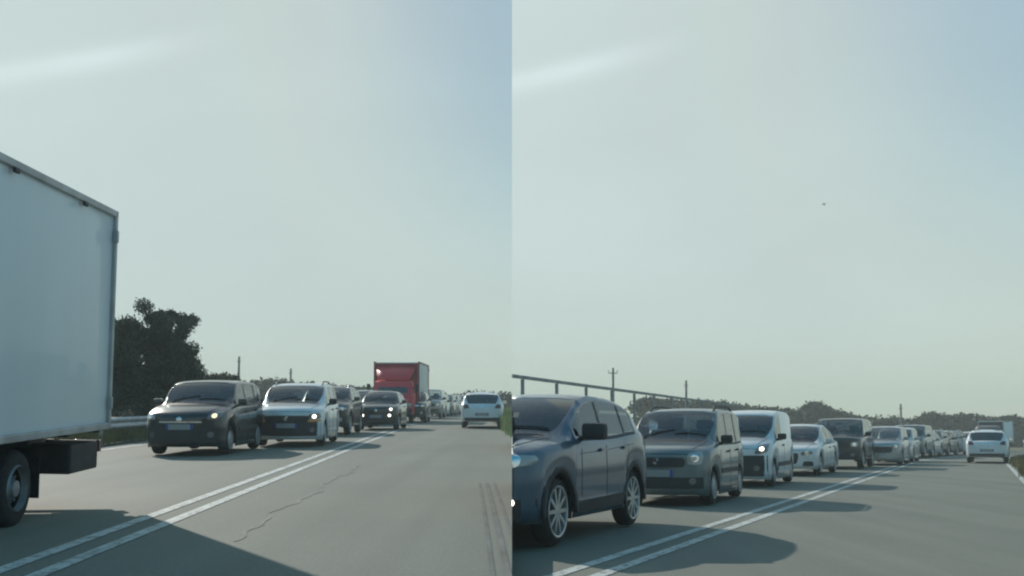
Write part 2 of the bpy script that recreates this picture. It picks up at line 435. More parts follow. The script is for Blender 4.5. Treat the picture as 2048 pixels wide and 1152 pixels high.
    def wheels(s, ws):
        r = s.sp['r']; W, L = s.W, s.L; tw = .2; style = s.sp.get('rim', 'hub')
        for wx in ws:
            for sg in (1, -1):
                cx, cy, cz = sg * (W / 2 - .045 - tw / 2), wx - L / 2, r
                n = 32 if s.detail > 1 else 18; rr = r * s.sp.get('rimf', .66)
                bm = bmesh.new(); lathe_x(bm, [(-tw / 2, rr), (-tw / 2 + .01, r * .93), (-tw / 2 + .04, r * .99), (0, r), (tw / 2 - .04, r * .99), (tw / 2 - .012, r * .93), (tw / 2 + .004, r * .82), (tw / 2 - .004, rr)], n, sg)
                bmesh.ops.recalc_face_normals(bm, faces=bm.faces[:])
                hub = bmesh.new(); lathe_x(hub, [(.0, rr), (.02, rr * .9), (.02, rr * .3), (.03, .001)], n, sg)
                bmesh.ops.recalc_face_normals(hub, faces=hub.faces[:])
                whl = bmo('wheel', hub, PLA, s.root, 30); whl.location = (cx, cy, cz)
                bmo('tyre', bm, RUB, whl, 40)
                bm = bmesh.new(); x0 = tw / 2 - .004
                lathe_x(bm, [(x0, rr + .004), (x0 + .012, rr), (x0 + .008, rr * .93), (x0 - .03, rr * .90), (x0 - .08, rr * .89)], n, sg)
                if style == 'hub':
                    lathe_x(bm, [(x0 - .012, rr * .92), (x0 + .004, rr * .7), (x0 + .012, rr * .3), (x0 + .014, .002)], n, sg)
                    m = HUBC
                else:
                    ns = {'alloy5': 5, 'alloy10': 10, 'alloy7': 7}[style]; m = ALLOY
                    lathe_x(bm, [(x0 - .03, rr * .26), (x0 - .0, rr * .22), (x0 + .004, .002)], n, sg)
                    for k in range(ns):
                        for tw_ in ((-.13, .13) if style == 'alloy5' else (0,)):
                            a0 = 2 * math.pi * k / ns; a1 = a0 + tw_; ww = .022 if style != 'alloy7' else .03
                            p0 = Vector((0, math.cos(a0 + tw_ * .5), math.sin(a0 + tw_ * .5))) * rr * .2; p1 = Vector((0, math.cos(a1), math.sin(a1))) * rr * .95
                            d = (p1 - p0).normalized(); pe = Vector((0, -d.z, d.y)) * ww
                            xf, xk = sg * (x0 + .002), sg * (x0 - .035)
                            vs = [bm.verts.new((xx, q.y, q.z)) for xx in (xf, xk) for q in (p0 - pe, p1 - pe * .8, p1 + pe * .8, p0 + pe)]
                            for f in ((0, 1, 2, 3), (0, 4, 5, 1), (2, 6, 7, 3), (1, 5, 6, 2), (4, 7, 6, 5)): bm.faces.new([vs[i] for i in f])
                bmesh.ops.recalc_face_normals(bm, faces=bm.faces[:])
                bmo('rim', bm, m, whl, 35)
    def mirrors(s, m, size=(.2, .12, .14)):
        xa = s.sp['side'][0][0] + .12; z = s.belt(xa) + .07
        for sg in (1, -1):
            bm = bmesh.new(); hw = s.W / 2 * .94
            box(bm, (sg * (hw + .02 + size[0] / 2), xa - s.L / 2, z + .02), size, .045)
            box(bm, (sg * (hw + .0), xa - s.L / 2, z - .05), (.10, .07, .04), .01)
            o = bmo('wing_mirror', bm, m, s.root, 50)
            bm = bmesh.new(); box(bm, (sg * (hw + .02 + size[0] / 2), xa - s.L / 2 + size[1] / 2 + .002, z + .02), (size[0] * .8, .004, size[2] * .75)); bmo('mirror_glass', bm, CHROME, o)
    def wipers(s):
        xc, xh, _, _ = s.sp['glass']
        for cx in (.05, -.5):
            bm = bmesh.new(); pts = []
            for k in range(7):
                t = k / 6; x, y = cx + .55 * t, -.02 + .07 * t
                h = s.bvh.ray_cast(Vector((min(x, s.W / 2 * .72), xc + y + .02 - s.L / 2, 4)), Vector((0, 0, -1)))
                if h[0] is not None: pts.append(h[0] + Vector((0, -.006, .014)))
            if len(pts) > 2: tube(bm, pts, .009, 5); bmo('wiper', bm, PLA, s.root)
            else: bm.free()
    def plate(s, z, view='front', wdt=.52, h=.11, u0=0):
        a = wdt / 2
        o = s.patch('number_plate', [(u0 - a, z), (u0 + a, z), (u0 + a, z + h), (u0 - a, z + h)], view, PLATE, off=.014, nu=6, nv=2)
        for sg in (1, -1):
            s.patch('plate_band', [(u0 + sg * a, z), (u0 + sg * (a - .045), z), (u0 + sg * (a - .045), z + h), (u0 + sg * a, z + h)], view, PLATEB, off=.017, nu=1, nv=1, parent=o)
    def seam(s, pts, view='both', wdt=.009):
        for a, b in zip(pts, pts[1:]):
            d = Vector((b[0] - a[0], b[1] - a[1])).normalized(); p = Vector((-d.y, d.x)) * wdt / 2
            q = [(a[0] - p.x, a[1] - p.y), (b[0] - p.x, b[1] - p.y), (b[0] + p.x, b[1] + p.y), (a[0] + p.x, a[1] + p.y)]
            n = max(2, int(math.hypot(b[0] - a[0], b[1] - a[1]) / .08))
            if view == 'both': s.both('panel_gap', q, 'left', SEAM, off=.0025, nu=n, nv=1, th=.0)
            else: s.patch('panel_gap', q, view, SEAM, off=.0025, nu=n, nv=1, th=.0)
    def handle(s, a, z, m=None):
        for o in s.both('door_handle', [(a - .09, z), (a + .09, z), (a + .09, z + .035), (a - .09, z + .035)], 'left', m or PLA, off=.03, nu=3, nv=2, rnd_=.6): pass
    def roof_rails(s, m, a0, a1):
        for sg in (1, -1):
            bm = bmesh.new(); pts = []; y = sg * s.W / 2 * s.sp.get('roofw', .76) * .86
            for k in range(11):
                a = lerp(a0, a1, k / 10); h = s.bvh.ray_cast(Vector((y, a - s.L / 2, 5)), Vector((0, 0, -1)))
                e = min(k, 10 - k); pts.append(h[0] + Vector((0, 0, (.0, .05, .065)[min(e, 2)])))
            tube(bm, pts, .018, 6); bmo('roof_rail', bm, m, s.root, 60)
    def badge(s, z, view='front', r=.055, m=None):
        s.patch('badge', [(-r, z - r), (r, z - r), (r, z + r), (-r, z + r)], view, m or CHROME, off=.016, nu=8, nv=8, rnd_=1.0)

def T(*p): return list(p)
SPEC = {}
SPEC['city_tall'] = dict(L=3.65, W=1.64, H=1.55, r=.29, wheels=(.72, 3.02), glass=(.93, 1.52, 3.42, 3.58), side=[(1.12, 1.92), (2.0, 2.72), (2.82, 3.22)], roofw=.80, rim='hub', sill=.17,
    top=T((0, .74), (.03, .80), (.16, .89), (.6, 1.0), (.93, 1.05), (1.25, 1.30), (1.52, 1.47), (1.9, 1.54), (2.6, 1.55), (3.2, 1.515), (3.42, 1.46), (3.58, .98), (3.65, .82)),
    belt=T((0, .72), (.05, .77), (.3, .85), (.93, .97), (2.4, 1.0), (3.45, 1.05), (3.58, .95), (3.65, .80)))
SPEC['city_boxy'] = dict(L=3.55, W=1.60, H=1.55, r=.285, wheels=(.66, 2.96), glass=(.88, 1.46, 3.38, 3.50), side=[(1.08, 1.86), (1.94, 2.62), (2.72, 3.16)], roofw=.82, rim='hub', sill=.17,
    top=T((0, .78), (.03, .84), (.14, .92), (.5, 1.0), (.88, 1.06), (1.2, 1.32), (1.46, 1.48), (1.8, 1.54), (2.6, 1.55), (3.2, 1.53), (3.38, 1.48), (3.5, 1.0), (3.55, .84)),
    belt=T((0, .76), (.05, .81), (.3, .88), (.88, .98), (2.4, .99), (3.4, 1.02), (3.5, .96), (3.55, .82)))
SPEC['mpv'] = dict(L=4.0, W=1.70, H=1.60, r=.30, wheels=(.76, 3.3), glass=(.98, 1.68, 3.72, 3.92), side=[(1.3, 2.1), (2.2, 3.0), (3.1, 3.5)], roofw=.80, rim='hub', sill=.17,
    top=T((0, .76), (.03, .84), (.16, .92), (.6, 1.0), (.98, 1.06), (1.35, 1.34), (1.68, 1.51), (2.1, 1.585), (2.9, 1.60), (3.5, 1.57), (3.72, 1.5), (3.92, 1.0), (4.0, .82)),
    belt=T((0, .74), (.05, .81), (.3, .88), (.98, .98), (2.5, 1.0), (3.75, 1.04), (3.92, .96), (4.0, .80)))
SPEC['suv'] = dict(L=4.18, W=1.77, H=1.60, r=.345, wheels=(.82, 3.38), gap=.06, glass=(1.12, 1.86, 3.62, 3.98), side=[(1.42, 2.22), (2.30, 3.02), (3.10, 3.46)], roofw=.76, rim='alloy10', rimf=.76, sill=.27,
    top=T((0, .80), (.03, .90), (.16, .99), (.6, 1.08), (1.12, 1.13), (1.5, 1.38), (1.86, 1.53), (2.3, 1.595), (2.8, 1.59), (3.3, 1.54), (3.62, 1.45), (3.98, 1.10), (4.1, 1.0), (4.18, .82)),
    belt=T((0, .78), (.05, .87), (.3, .95), (1.12, 1.06), (2.5, 1.09), (3.4, 1.15), (3.7, 1.16), (3.98, 1.06), (4.1, .96), (4.18, .80)))
SPEC['offroad'] = dict(L=4.6, W=1.90, H=1.84, r=.37, wheels=(.9, 3.7), gap=.06, glass=(1.25, 1.78, 4.42, 4.52), side=[(1.45, 2.3), (2.38, 3.2), (3.3, 4.15)], roofw=.84, rim='alloy7', rimf=.68, sill=.32,
    top=T((0, .96), (.02, 1.05), (.12, 1.12), (.6, 1.17), (1.25, 1.21), (1.5, 1.50), (1.78, 1.75), (2.1, 1.82), (3.2, 1.84), (4.2, 1.83), (4.42, 1.77), (4.52, 1.2), (4.6, .95)),
    belt=T((0, .94), (.04, 1.02), (.2, 1.07), (1.25, 1.15), (2.8, 1.17), (4.42, 1.18), (4.52, 1.1), (4.6, .93)))
SPEC['van'] = dict(L=3.86, W=1.72, H=1.72, r=.30, wheels=(.78, 3.25), glass=(.92, 1.52, 3.80, 3.84), side=[(1.12, 1.95)], roofw=.84, rim='hub', sill=.17, rearglass=False, blackpillar=False,
    top=T((0, .78), (.03, .86), (.14, .95), (.5, 1.05), (.92, 1.12), (1.2, 1.38), (1.52, 1.58), (1.9, 1.69), (2.6, 1.72), (3.5, 1.70), (3.72, 1.62), (3.82, 1.2), (3.86, .9)),
    belt=T((0, .76), (.05, .83), (.3, .92), (.92, 1.03), (2.5, 1.05), (3.7, 1.05), (3.82, 1.0), (3.86, .86)))
SPEC['sedan'] = dict(L=4.7, W=1.83, H=1.43, r=.325, wheels=(.88, 3.68), glass=(1.42, 2.18, 3.52, 4.12), side=[(1.78, 2.52), (2.6, 3.32), (3.38, 3.64)], roofw=.70, rim='alloy7', rimf=.7, sill=.2,
    top=T((0, .68), (.03, .74), (.16, .81), (.7, .91), (1.42, .98), (1.8, 1.20), (2.18, 1.36), (2.6, 1.425), (3.0, 1.42), (3.52, 1.33), (4.12, 1.06), (4.4, 1.03), (4.64, 1.0), (4.7, .85)),
    belt=T((0, .66), (.05, .71), (.3, .79), (1.42, .91), (2.6, .93), (3.7, .97), (4.3, .98), (4.64, .95), (4.7, .83)))
SPEC['hatch'] = dict(L=4.05, W=1.74, H=1.47, r=.31, wheels=(.82, 3.35), glass=(1.12, 1.86, 3.55, 3.90), side=[(1.45, 2.25), (2.33, 3.0), (3.08, 3.4)], roofw=.72, rim='alloy5', rimf=.68, sill=.2,
    top=T((0, .68), (.03, .74), (.16, .82), (.6, .92), (1.12, 1.0), (1.5, 1.24), (1.86, 1.39), (2.3, 1.465), (2.8, 1.46), (3.3, 1.41), (3.55, 1.35), (3.90, .98), (4.0, .90), (4.05, .72)),
    belt=T((0, .66), (.05, .71), (.3, .80), (1.12, .92), (2.5, .95), (3.5, 1.0), (3.75, .98), (3.9, .93), (4.0, .86), (4.05, .70)))
SPEC['retro'] = dict(L=3.57, W=1.63, H=1.49, r=.29, wheels=(.70, 3.0), glass=(1.02, 1.62, 3.1, 3.45), side=[(1.28, 2.2), (2.3, 2.85)], roofw=.70, rim='alloy5', sill=.2,
    plan=[(0, .66), (.04, .77), (.14, .88), (.4, .97), (.8, 1.0), (2.8, 1.0), (3.2, .96), (3.42, .88), (3.52, .8), (3.57, .70)],
    top=T((0, .76), (.03, .82), (.16, .90), (.6, .99), (1.02, 1.04), (1.3, 1.27), (1.62, 1.42), (2.0, 1.485), (2.4, 1.48), (2.8, 1.42), (3.1, 1.33), (3.45, .98), (3.57, .80)),
    belt=T((0, .74), (.05, .79), (.3, .86), (1.02, .96), (2.2, .99), (3.1, 1.03), (3.4, .95), (3.57, .78)))

def front_face(c, grille=None, lamps=None, lampm=(LENS, LENS), bumper=None, fog=None, platez=None, badgez=None, hood=True):
    """lamps: quad for the car's left lamp in (u, v); lampm = (car's left, car's right)"""
    if bumper:
        z0, z1, w_ = bumper; c.patch('bumper', [(-w_, z0), (w_, z0), (w_, z1), (-w_, z1)], 'front', c.bumpm, off=.012, nu=16, nv=4)
    if grille:
        z0, z1, w0, w1 = grille; c.patch('grille', [(-w0, z0), (w0, z0), (w1, z1), (-w1, z1)], 'front', PLA, off=.016, nu=14, nv=4, rnd_=.25)
    if lamps:
        for sg, m in ((1, lampm[0]), (-1, lampm[1])):
            o = c.patch('headlight', [(u * sg, v) for u, v in lamps], 'front', LENSD if m in (LIT, LITY) else m, off=.014, nu=8, nv=6, rnd_=.55)
            cu = sum(u for u, v in lamps) / 4 * sg; cv = sum(v for u, v in lamps) / 4; rr = .046 if m in (LIT, LITY) else .062
            if o: c.patch('lamp_bowl', [(cu - rr, cv - rr), (cu + rr, cv - rr), (cu + rr, cv + rr), (cu - rr, cv + rr)], 'front', m if m in (LIT, LITY) else CHROME, off=.024, nu=6, nv=6, rnd_=1.0, parent=o)
    if fog:
        u, v, r_, m = fog; c.both('fog_lamp', [(u - r_, v - r_), (u + r_, v - r_), (u + r_, v + r_), (u - r_, v + r_)], 'front', m, off=.02, nu=6, nv=6, rnd_=1.0)
    if platez: c.plate(platez)
    if badgez: c.badge(badgez)

def doors(c, hz=None, hm=None):
    sp = c.sp; sd_ = sp['side']; zb = sp.get('sill', .2) + .06
    fa = sd_[0][0] + .02; b1 = (sd_[0][1] + (sd_[1][0] if len(sd_) > 1 else sd_[0][1] + .1)) / 2
    c.seam([(fa, zb + .05), (fa - .02, .6), (fa, c.belt(fa) - .01)])
    c.seam([(b1, zb + .02), (b1, c.belt(b1))]); c.seam([(fa, zb + .05), (b1, zb + .02)])
    z = hz or c.belt(b1) - .14
    c.handle(b1 - .16, z, hm)
    if len(sd_) > 2 and sp['wheels'][1] - sp['r'] > b1 + .3:
        b2 = sd_[1][1] + .06; ra = sp['r'] + .08
        c.seam([(b1, zb + .02), (sp['wheels'][1] - ra - .06, zb + .03)]); c.seam([(sp['wheels'][1] - ra - .06, zb + .03), (b2, c.sp['r'] * 2 + .2), (b2, c.belt(b2))])
        c.handle(b2 - .14, z + .02, hm)
def body_lines(c):
    sp = c.sp; xc = sp['glass'][0]; W = c.W
    for sg in (1, -1):
        c.seam([(sg * W * .33, .10), (sg * W * .37, xc * .5), (sg * W * .385, xc - .14)], 'top', .010)
    n = 6; zz = c.top(.03) - .015
    c.seam([(-W * .34, zz), (-W * .17, zz + .01), (0, zz + .012), (W * .17, zz + .01), (W * .34, zz)], 'front', .010)
    a0, a1 = sp['side'][0][0], sp['side'][-1][1]; k = 6
    for i in range(k):
        a, b = lerp(a0, a1, i / k), lerp(a0, a1, (i + 1) / k)
        c.both('belt_moulding', [(a, c.belt(a) - .008), (b, c.belt(b) - .008), (b, c.belt(b) + .022), (a, c.belt(a) + .022)], 'left', PLA, off=.008, nu=2, nv=1)
    for wx, e in ((sp['wheels'][0] - sp['r'] - .1, -1),):
        c.seam([(wx, .3), (wx - .02, .5), (wx + .02, .62)])
def rear_face(c, lamp, lampm=REDL, platez=.45, bump=(.3, .42), platew=.52):
    c.both('tail_light', lamp, 'rear', lampm, off=.012, nu=6, nv=6, rnd_=.4)
    c.plate(platez, 'rear', platew)
    c.patch('rear_bumper_trim', [(-.7, bump[0]), (.7, bump[0]), (.7, bump[1]), (-.7, bump[1])], 'rear', PLA, off=.012, nu=12, nv=2)
    c.badge(platez + .36, 'rear', .05)

def build_car(name, spec, pm, label, group, front=None, bumpm=None, detail=2, rails=None, rear=None, mirror=None, over=None, handle=None, cat='car', msize=(.2, .12, .14)):
    sp = dict(SPEC[spec]); sp.update(over or {})
    r = empty(name, (0, 0, 0), label, cat, group); c = Car(r, sp, pm, detail); c.bumpm = bumpm or pm
    if front: front_face(c, **front)
    c.mirrors(mirror or pm, msize)
    if detail > 1: c.wipers(); doors(c, None, handle); body_lines(c)
    if rails: c.roof_rails(rails, sp['glass'][1] + .15, sp['glass'][2] - .1)
    if rear: rear_face(c, **rear)
    return r, c
def put(root, half, p, head, L, anchor='front'):
    """p on the ground under the nose (or tail) centre; head = compass angle the queue runs along"""
    d = Vector((math.sin(head), math.cos(head), 0)); q = Vector(p) + d * (L / 2 if anchor == 'front' else (-L / 2 if anchor == 'rear' else 0))
    q.z = gz(half, q.y) + .012
    root.matrix_world = Matrix.Translation(q) @ Matrix.Rotation(math.atan(GR[half]), 4, 'X') @ Matrix.Rotation(-head, 4, 'Z')
    return root
def put_near(root, half, c, wheelpix, head, side=1):
    """place by where the car's near front wheel meets the road"""
    p = at(half, *wheelpix); d = Vector((math.sin(head), math.cos(head), 0)); n = Vector((math.cos(head), -math.sin(head), 0))
    q = p - n * side * (c.W / 2 - .12) - d * c.sp['wheels'][0]
    return put(root, half, q, head, c.L)
def tree_copy(o, parent=None, pm=None, keep=None):
    c = o.copy(); C.objects.link(c); c.parent = parent
    if pm and c.type == 'MESH' and c.material_slots and c.material_slots[0].material and c.material_slots[0].material.name.startswith('paint_'):
        c.material_slots[0].link = 'OBJECT'; c.material_slots[0].material = pm
    for ch in list(o.children): tree_copy(ch, c, pm)
    return c

# ------------------------------------------------------------------ the setting
def strip(name, half, t0, t1, s0, s1, dz, m, step=2.0, kind='structure', nt_=1, clip=True):
    bm = bmesh.new(); prev = None; n = max(1, int((s1 - s0) / step))
    for i in range(n + 1):
        s_ = lerp(s0, s1, i / n)
        f0 = t0(s_) if callable(t0) else t0; f1 = t1(s_) if callable(t1) else t1
        row = [bm.verts.new(road(half, s_, lerp(f0, f1, k / nt_), dz)) for k in range(nt_ + 1)]
        if prev:
            for k in range(nt_): bm.faces.new((prev[k], prev[k + 1], row[k + 1], row[k]))
        prev = row
    o = bmo(name, bm, m)
    if clip: clip_half(o, half)
    o['kind'] = kind
    return o
def asphalt():
    m = bpy.data.materials.new('asphalt'); m.use_nodes = True; b = pr(m); n = m.node_tree.nodes; l = m.node_tree.links
    t = n.new('ShaderNodeTexCoord')
    def noise(sc, det, scale=None):
        q = n.new('ShaderNodeTexNoise'); q.inputs['Scale'].default_value = sc; q.inputs['Detail'].default_value = det
        if scale:
            mp = n.new('ShaderNodeMapping'); mp.inputs['Scale'].default_value = scale; mp.inputs['Rotation'].default_value = (0, 0, -.1)
            l.new(t.outputs['Object'], mp.inputs[0]); l.new(mp.outputs[0], q.inputs['Vector'])
        else: l.new(t.outputs['Object'], q.inputs['Vector'])
        return q.outputs['Fac']
    a = noise(.35, 4); f = noise(38, 6); lng = noise(1.0, 4, (1.6, .05, 1))
    def mm(op, x, y):
        q = n.new('ShaderNodeMath'); q.operation = op
        for i, v in enumerate((x, y)):
            if isinstance(v, (int, float)): q.inputs[i].default_value = v
            else: l.new(v, q.inputs[i])
        return q.outputs[0]
    v = mm('ADD', mm('ADD', mm('ADD', mm('MULTIPLY', a, .26), .065), mm('MULTIPLY', f, .40)), mm('MULTIPLY', lng, .35))
    r = n.new('ShaderNodeValToRGB'); r.color_ramp.elements[0].position = .42; r.color_ramp.elements[1].position = .72
    r.color_ramp.elements[0].color = (.138, .141, .116, 1); r.color_ramp.elements[1].color = (.214, .214, .176, 1)
    l.new(v, r.inputs[0]); l.new(r.outputs[0], b.inputs['Base Color']); b.inputs['Roughness'].default_value = .82; b.inputs['Specular IOR Level'].default_value = .3
    bp = n.new('ShaderNodeBump'); bp.inputs['Strength'].default_value = .35; bp.inputs['Distance'].default_value = .01; l.new(f, bp.inputs['Height']); l.new(bp.outputs[0], b.inputs['Normal'])
    return m
ASPH = asphalt()
GRND = mat('dry_grass_soil', (.13, .12, .06), .95, noise=(.25, .45), bump=(6, .6))
DIRT = mat('verge_dirt', (.10, .085, .06), .95, noise=(1.5, .35), bump=(10, .6))
def worn_paint():
    m = mat('road_paint', (.42, .43, .41), .7); n = m.node_tree.nodes; l = m.node_tree.links; b = pr(m)
    t = n.new('ShaderNodeTexCoord'); q = n.new('ShaderNodeTexNoise'); q.inputs['Scale'].default_value = 5; q.inputs['Detail'].default_value = 8; q.inputs['Roughness'].default_value = .75; l.new(t.outputs['Object'], q.inputs['Vector'])
    r = n.new('ShaderNodeValToRGB'); r.color_ramp.elements[0].position = .36; r.color_ramp.elements[1].position = .52
    r.color_ramp.elements[0].color = (.24, .24, .21, 1); r.color_ramp.elements[1].color = (.54, .55, .515, 1); l.new(q.outputs['Fac'], r.inputs[0]); l.new(r.outputs[0], b.inputs['Base Color'])
    q2 = n.new('ShaderNodeTexNoise'); q2.inputs['Scale'].default_value = 14; q2.inputs['Detail'].default_value = 9; q2.inputs['Roughness'].default_value = .8; l.new(t.outputs['Object'], q2.inputs['Vector'])
    r2 = n.new('ShaderNodeValToRGB'); r2.color_ramp.elements[0].position = .36; r2.color_ramp.elements[1].position = .47; l.new(q2.outputs['Fac'], r2.inputs[0]); l.new(r2.outputs[0], b.inputs['Alpha'])   # chipped away down to the asphalt
    return m
RPAINT = worn_paint()

bm = bmesh.new()                       # one ground sheet: two grades that meet in a bank
ys = [-70, -20, 0, 40, 80, 120, 160, 200, 230, 300, 500, 800]
for half, xs_ in (('L', [-420, -120, -40, 0]), ('R', [0, 40, 120, 420])):
    g = [[bm.verts.new((x, y, gz(half, y) - (0.05 if True else 0))) for x in xs_] for y in ys]
    for i in range(len(ys) - 1):
        for j in range(3): bm.faces.new((g[i][j], g[i][j + 1], g[i + 1][j + 1], g[i + 1][j]))
    if half == 'L': ea = [r[3] for r in g]
    else: eb = [r[0] for r in g]
for i in range(2, len(ys) - 1): bm.faces.new((ea[i], ea[i + 1], eb[i + 1], eb[i]) if i > 2 else (ea[i + 1], eb[i + 1], eb[i]))
tag(bmo('ground', bm, GRND), kind='structure')
CL = {'L': -2.88, 'R': -2.97}                              # centre of the double line
strip('road', 'L', -8.9, 1.4, -40, 260, .0, ASPH, 3.0, nt_=2)
strip('road', 'R', -8.6, 1.2, -40, 190, .0, ASPH, 3.0, nt_=2)
for half in 'LR':
    for t in (CL[half] - .16, CL[half] + .16): strip('road_marking', half, t - .062, t + .062, -10, 200, .006, RPAINT, 2.0)
    strip('road_marking', half, -8.25, -8.12, -10, 200, .006, RPAINT, 2.0)
strip('road_marking', 'R', .88, 1.01, -10, 200, .006, RPAINT, 2.0)
strip('verge', 'L', -11.5, -8.9, -20, 200, .03, DIRT, 3.0, nt_=2)
strip('verge', 'L', 1.4, 5, -20, 200, .03, DIRT, 3.0, nt_=2)
strip('verge', 'R', 1.2, 4, -20, 200, .03, DIRT, 3.0, nt_=2)
strip('verge', 'R', -11, -8.6, -20, 200, .03, DIRT, 3.0, nt_=2)
# tyre marks and tar joints on the asphalt
SKID = mat('tyre_mark', (.12, .12, .107), .85, noise=(2.0, .3)); TAR = mat('tar_joint', (.15, .15, .13), .8, noise=(3, .35))
for t, w_ in ((.10, .035), (.19, .05), (.30, .03)): strip('tyre_mark', 'L', lambda s, t=t: t + .03 * math.sin(s * .2), lambda s, t=t, w_=w_: t + w_ + .03 * math.sin(s * .2), 4, 13.5, .004, SKID, .5)
def wob(s): return -1.88 + .05 * math.sin(s * 1.7) + .03 * math.sin(s * 4.1 + 1) + .02 * math.sin(s * 9.3)
strip('road_crack', 'L', lambda s: wob(s) - .024 - .012 * math.sin(s * 2.3), lambda s: wob(s) + .014, 8, 17, .004, TAR, .15)

# ------------------------------------------------------------------ plants
def leaf_mat(name, col, var=.45, tr=.25):
    m = mat(name, col, .7); n = m.node_tree.nodes; l = m.node_tree.links; b = pr(m)
    t = n.new('ShaderNodeTexCoord'); q = n.new('ShaderNodeTexNoise'); q.inputs['Scale'].default_value = .9; q.inputs['Detail'].default_value = 6; q.inputs['Roughness'].default_value = .7
    l.new(t.outputs['Object'], q.inputs['Vector']); r = n.new('ShaderNodeValToRGB'); r.color_ramp.elements[0].position = .35; r.color_ramp.elements[1].position = .65
    r.color_ramp.elements[0].color = (*[c * (1 - var) for c in col], 1); r.color_ramp.elements[1].color = (*[c * (1 + var) for c in col], 1)
    l.new(q.outputs['Fac'], r.inputs[0]); l.new(r.outputs[0], b.inputs['Base Color'])
    b.inputs['Specular IOR Level'].default_value = .2
    return m
LEAF = leaf_mat('leaf_dark', (.055, .078, .048)); LEAF2 = leaf_mat('leaf_mid', (.055, .075, .032)); LEAFW = leaf_mat('leaf_wood', (.028, .042, .024))
GRASS = leaf_mat('grass_pale', (.34, .37, .17), .3); GRASSB = leaf_mat('grass_dry', (.20, .17, .075), .35)
BARK = mat('bark', (.08, .065, .05), .9, noise=(8, .35), bump=(14, .8))
def leaves(name, clumps, per, size, m, parent=None, seed=1):
    r = random.Random(seed); V = []; F = []
    for (cx, cy, cz), (rx, ry, rz) in clumps:
        n = int(per * rx * rz) if per < 0 else per
        for _ in range(n):
            while True:
                u = Vector((r.uniform(-1, 1), r.uniform(-1, 1), r.uniform(-1, 1)))
                if .05 < u.length <= 1: break
            u *= (.55 + .45 * r.random() ** .5) if r.random() < .75 else r.uniform(.8, 1.3)
            p = Vector((cx + u.x * rx, cy + u.y * ry, cz + u.z * rz))
            a = Vector((r.gauss(0, 1), r.gauss(0, 1), r.gauss(0, .7))).normalized(); b = a.orthogonal().normalized(); b.rotate(Matrix.Rotation(r.uniform(0, 6.28), 3, a)); c = a.cross(b)
            sz = size * r.uniform(.6, 1.35); k = len(V)
            V += [p - b * sz, p + c * sz * .45, p + b * sz, p - c * sz * .45]; F.append((k, k + 1, k + 2, k + 3))
    me = bpy.data.meshes.new(name); me.from_pydata(V, [], F); me.update()
    return link(name, me, m, parent)
def tree(name, base, height, spread, n_clumps, per, size, m, label, group=None, seed=1, trunk_r=.14, low=.25, shape=None):
    r = random.Random(seed); root = empty(name, base, label, 'tree', group)
    bm = bmesh.new(); th = height * .75
    tube(bm, [(0, 0, -.1), (.05, .03, th * .35), (-.05, .05, th * .7), (.05, 0, th)], [trunk_r * 1.3, trunk_r, trunk_r * .7, trunk_r * .25], 8)
    for k in range(6):
        a = k * 1.05 + r.random(); h = th * r.uniform(.3, .8); q = spread * r.uniform(.4, .75)
        tube(bm, [(0, 0, h), (math.cos(a) * q * .5, math.sin(a) * q * .5, h + q * .35), (math.cos(a) * q, math.sin(a) * q, h + q * .6)], [trunk_r * .5, trunk_r * .32, trunk_r * .1], 6)
    bmo('trunk', bm, BARK, root, 60)
    cl = shape or []
    if not shape:
        for k in range(n_clumps):
            h = low + (1 - low) * r.random() ** .8; a = r.uniform(0, 6.28); q = spread * (1 - max(0, h - .6) / .42 * .75) * r.random() ** .6 * .85
            s_ = spread * r.uniform(.22, .42); cl.append(((math.cos(a) * q, math.sin(a) * q, height * h - s_ * .5), (s_, s_, s_ * r.uniform(.6, .9))))
    leaves('crown', cl, per, size, m, root, seed + 5)
    return root
def skyz(py, d): return CAMZ + (HORIZON - py) / FPX * d
def px_at(px, d): return (px - 1024) / FPX * d
# big roadside trees behind the guardrail (first stretch)
GT = 'roadside trees behind the guardrail'
def mass(px0, px1, tops, d, seed, nclump, base_py=850, rr=(.35, .75), dd=1.5):
    r = random.Random(seed); f = pchip(tops); cl = []
    for _ in range(nclump):
        px = r.uniform(px0, px1); y = d + r.uniform(-dd, dd); s_ = r.uniform(*rr); zt = skyz(f(px), d) - s_ * .8; zb_ = gz('L', d) + .2
        z = lerp(zb_, zt, r.random() ** .55); cl.append((Vector((px_at(px, d), y, z)), (s_, s_, s_ * .85)))
    return cl
def massed_tree(name, pxc, d, tops, px0, px1, seed, nclump, per, size, m, label, rr=(.35, .75), extra=(), cat='tree', trunk=True):
    base = Vector((px_at(pxc, d), d, gz('L', d)))
    root = empty(name, base, label, cat, GT); cl = mass(px0, px1, tops, d, seed, nclump, rr=rr) + [(Vector((px_at(a, d), d, skyz(b, d))), (q, q, q * .85)) for a, b, q in extra]
    bm = bmesh.new(); h = skyz(min(t[1] for t in tops), d) - base.z
    tube(bm, [(0, 0, -.1), (.08, .05, h * .4), (-.05, 0, h * .8)], [.14, .11, .04], 8)
    r = random.Random(seed)
    for k in range(0, len(cl), 4):
        q = cl[k][0] - base; tube(bm, [(0, 0, max(.2, q.z * .45)), (q.x * .5, q.y * .5, q.z * .75), (q.x, q.y, q.z)], [.06, .04, .012], 5)
    bmo('trunk', bm, BARK, root, 60)
    leaves('crown', [((c.x - base.x, c.y - base.y, c.z - base.z), q) for c, q in cl], per, size, m, root, seed + 3)
    return root
massed_tree('roadside_tree', 335, 34, [(285, 645), (294, 608), (318, 603), (345, 613), (362, 625), (372, 645), (374, 690)], 292, 364, 3, 80, 460, .05, LEAF, 'taller dark leafy tree with a ragged top rising above the black hatchback', rr=(.16, .38))
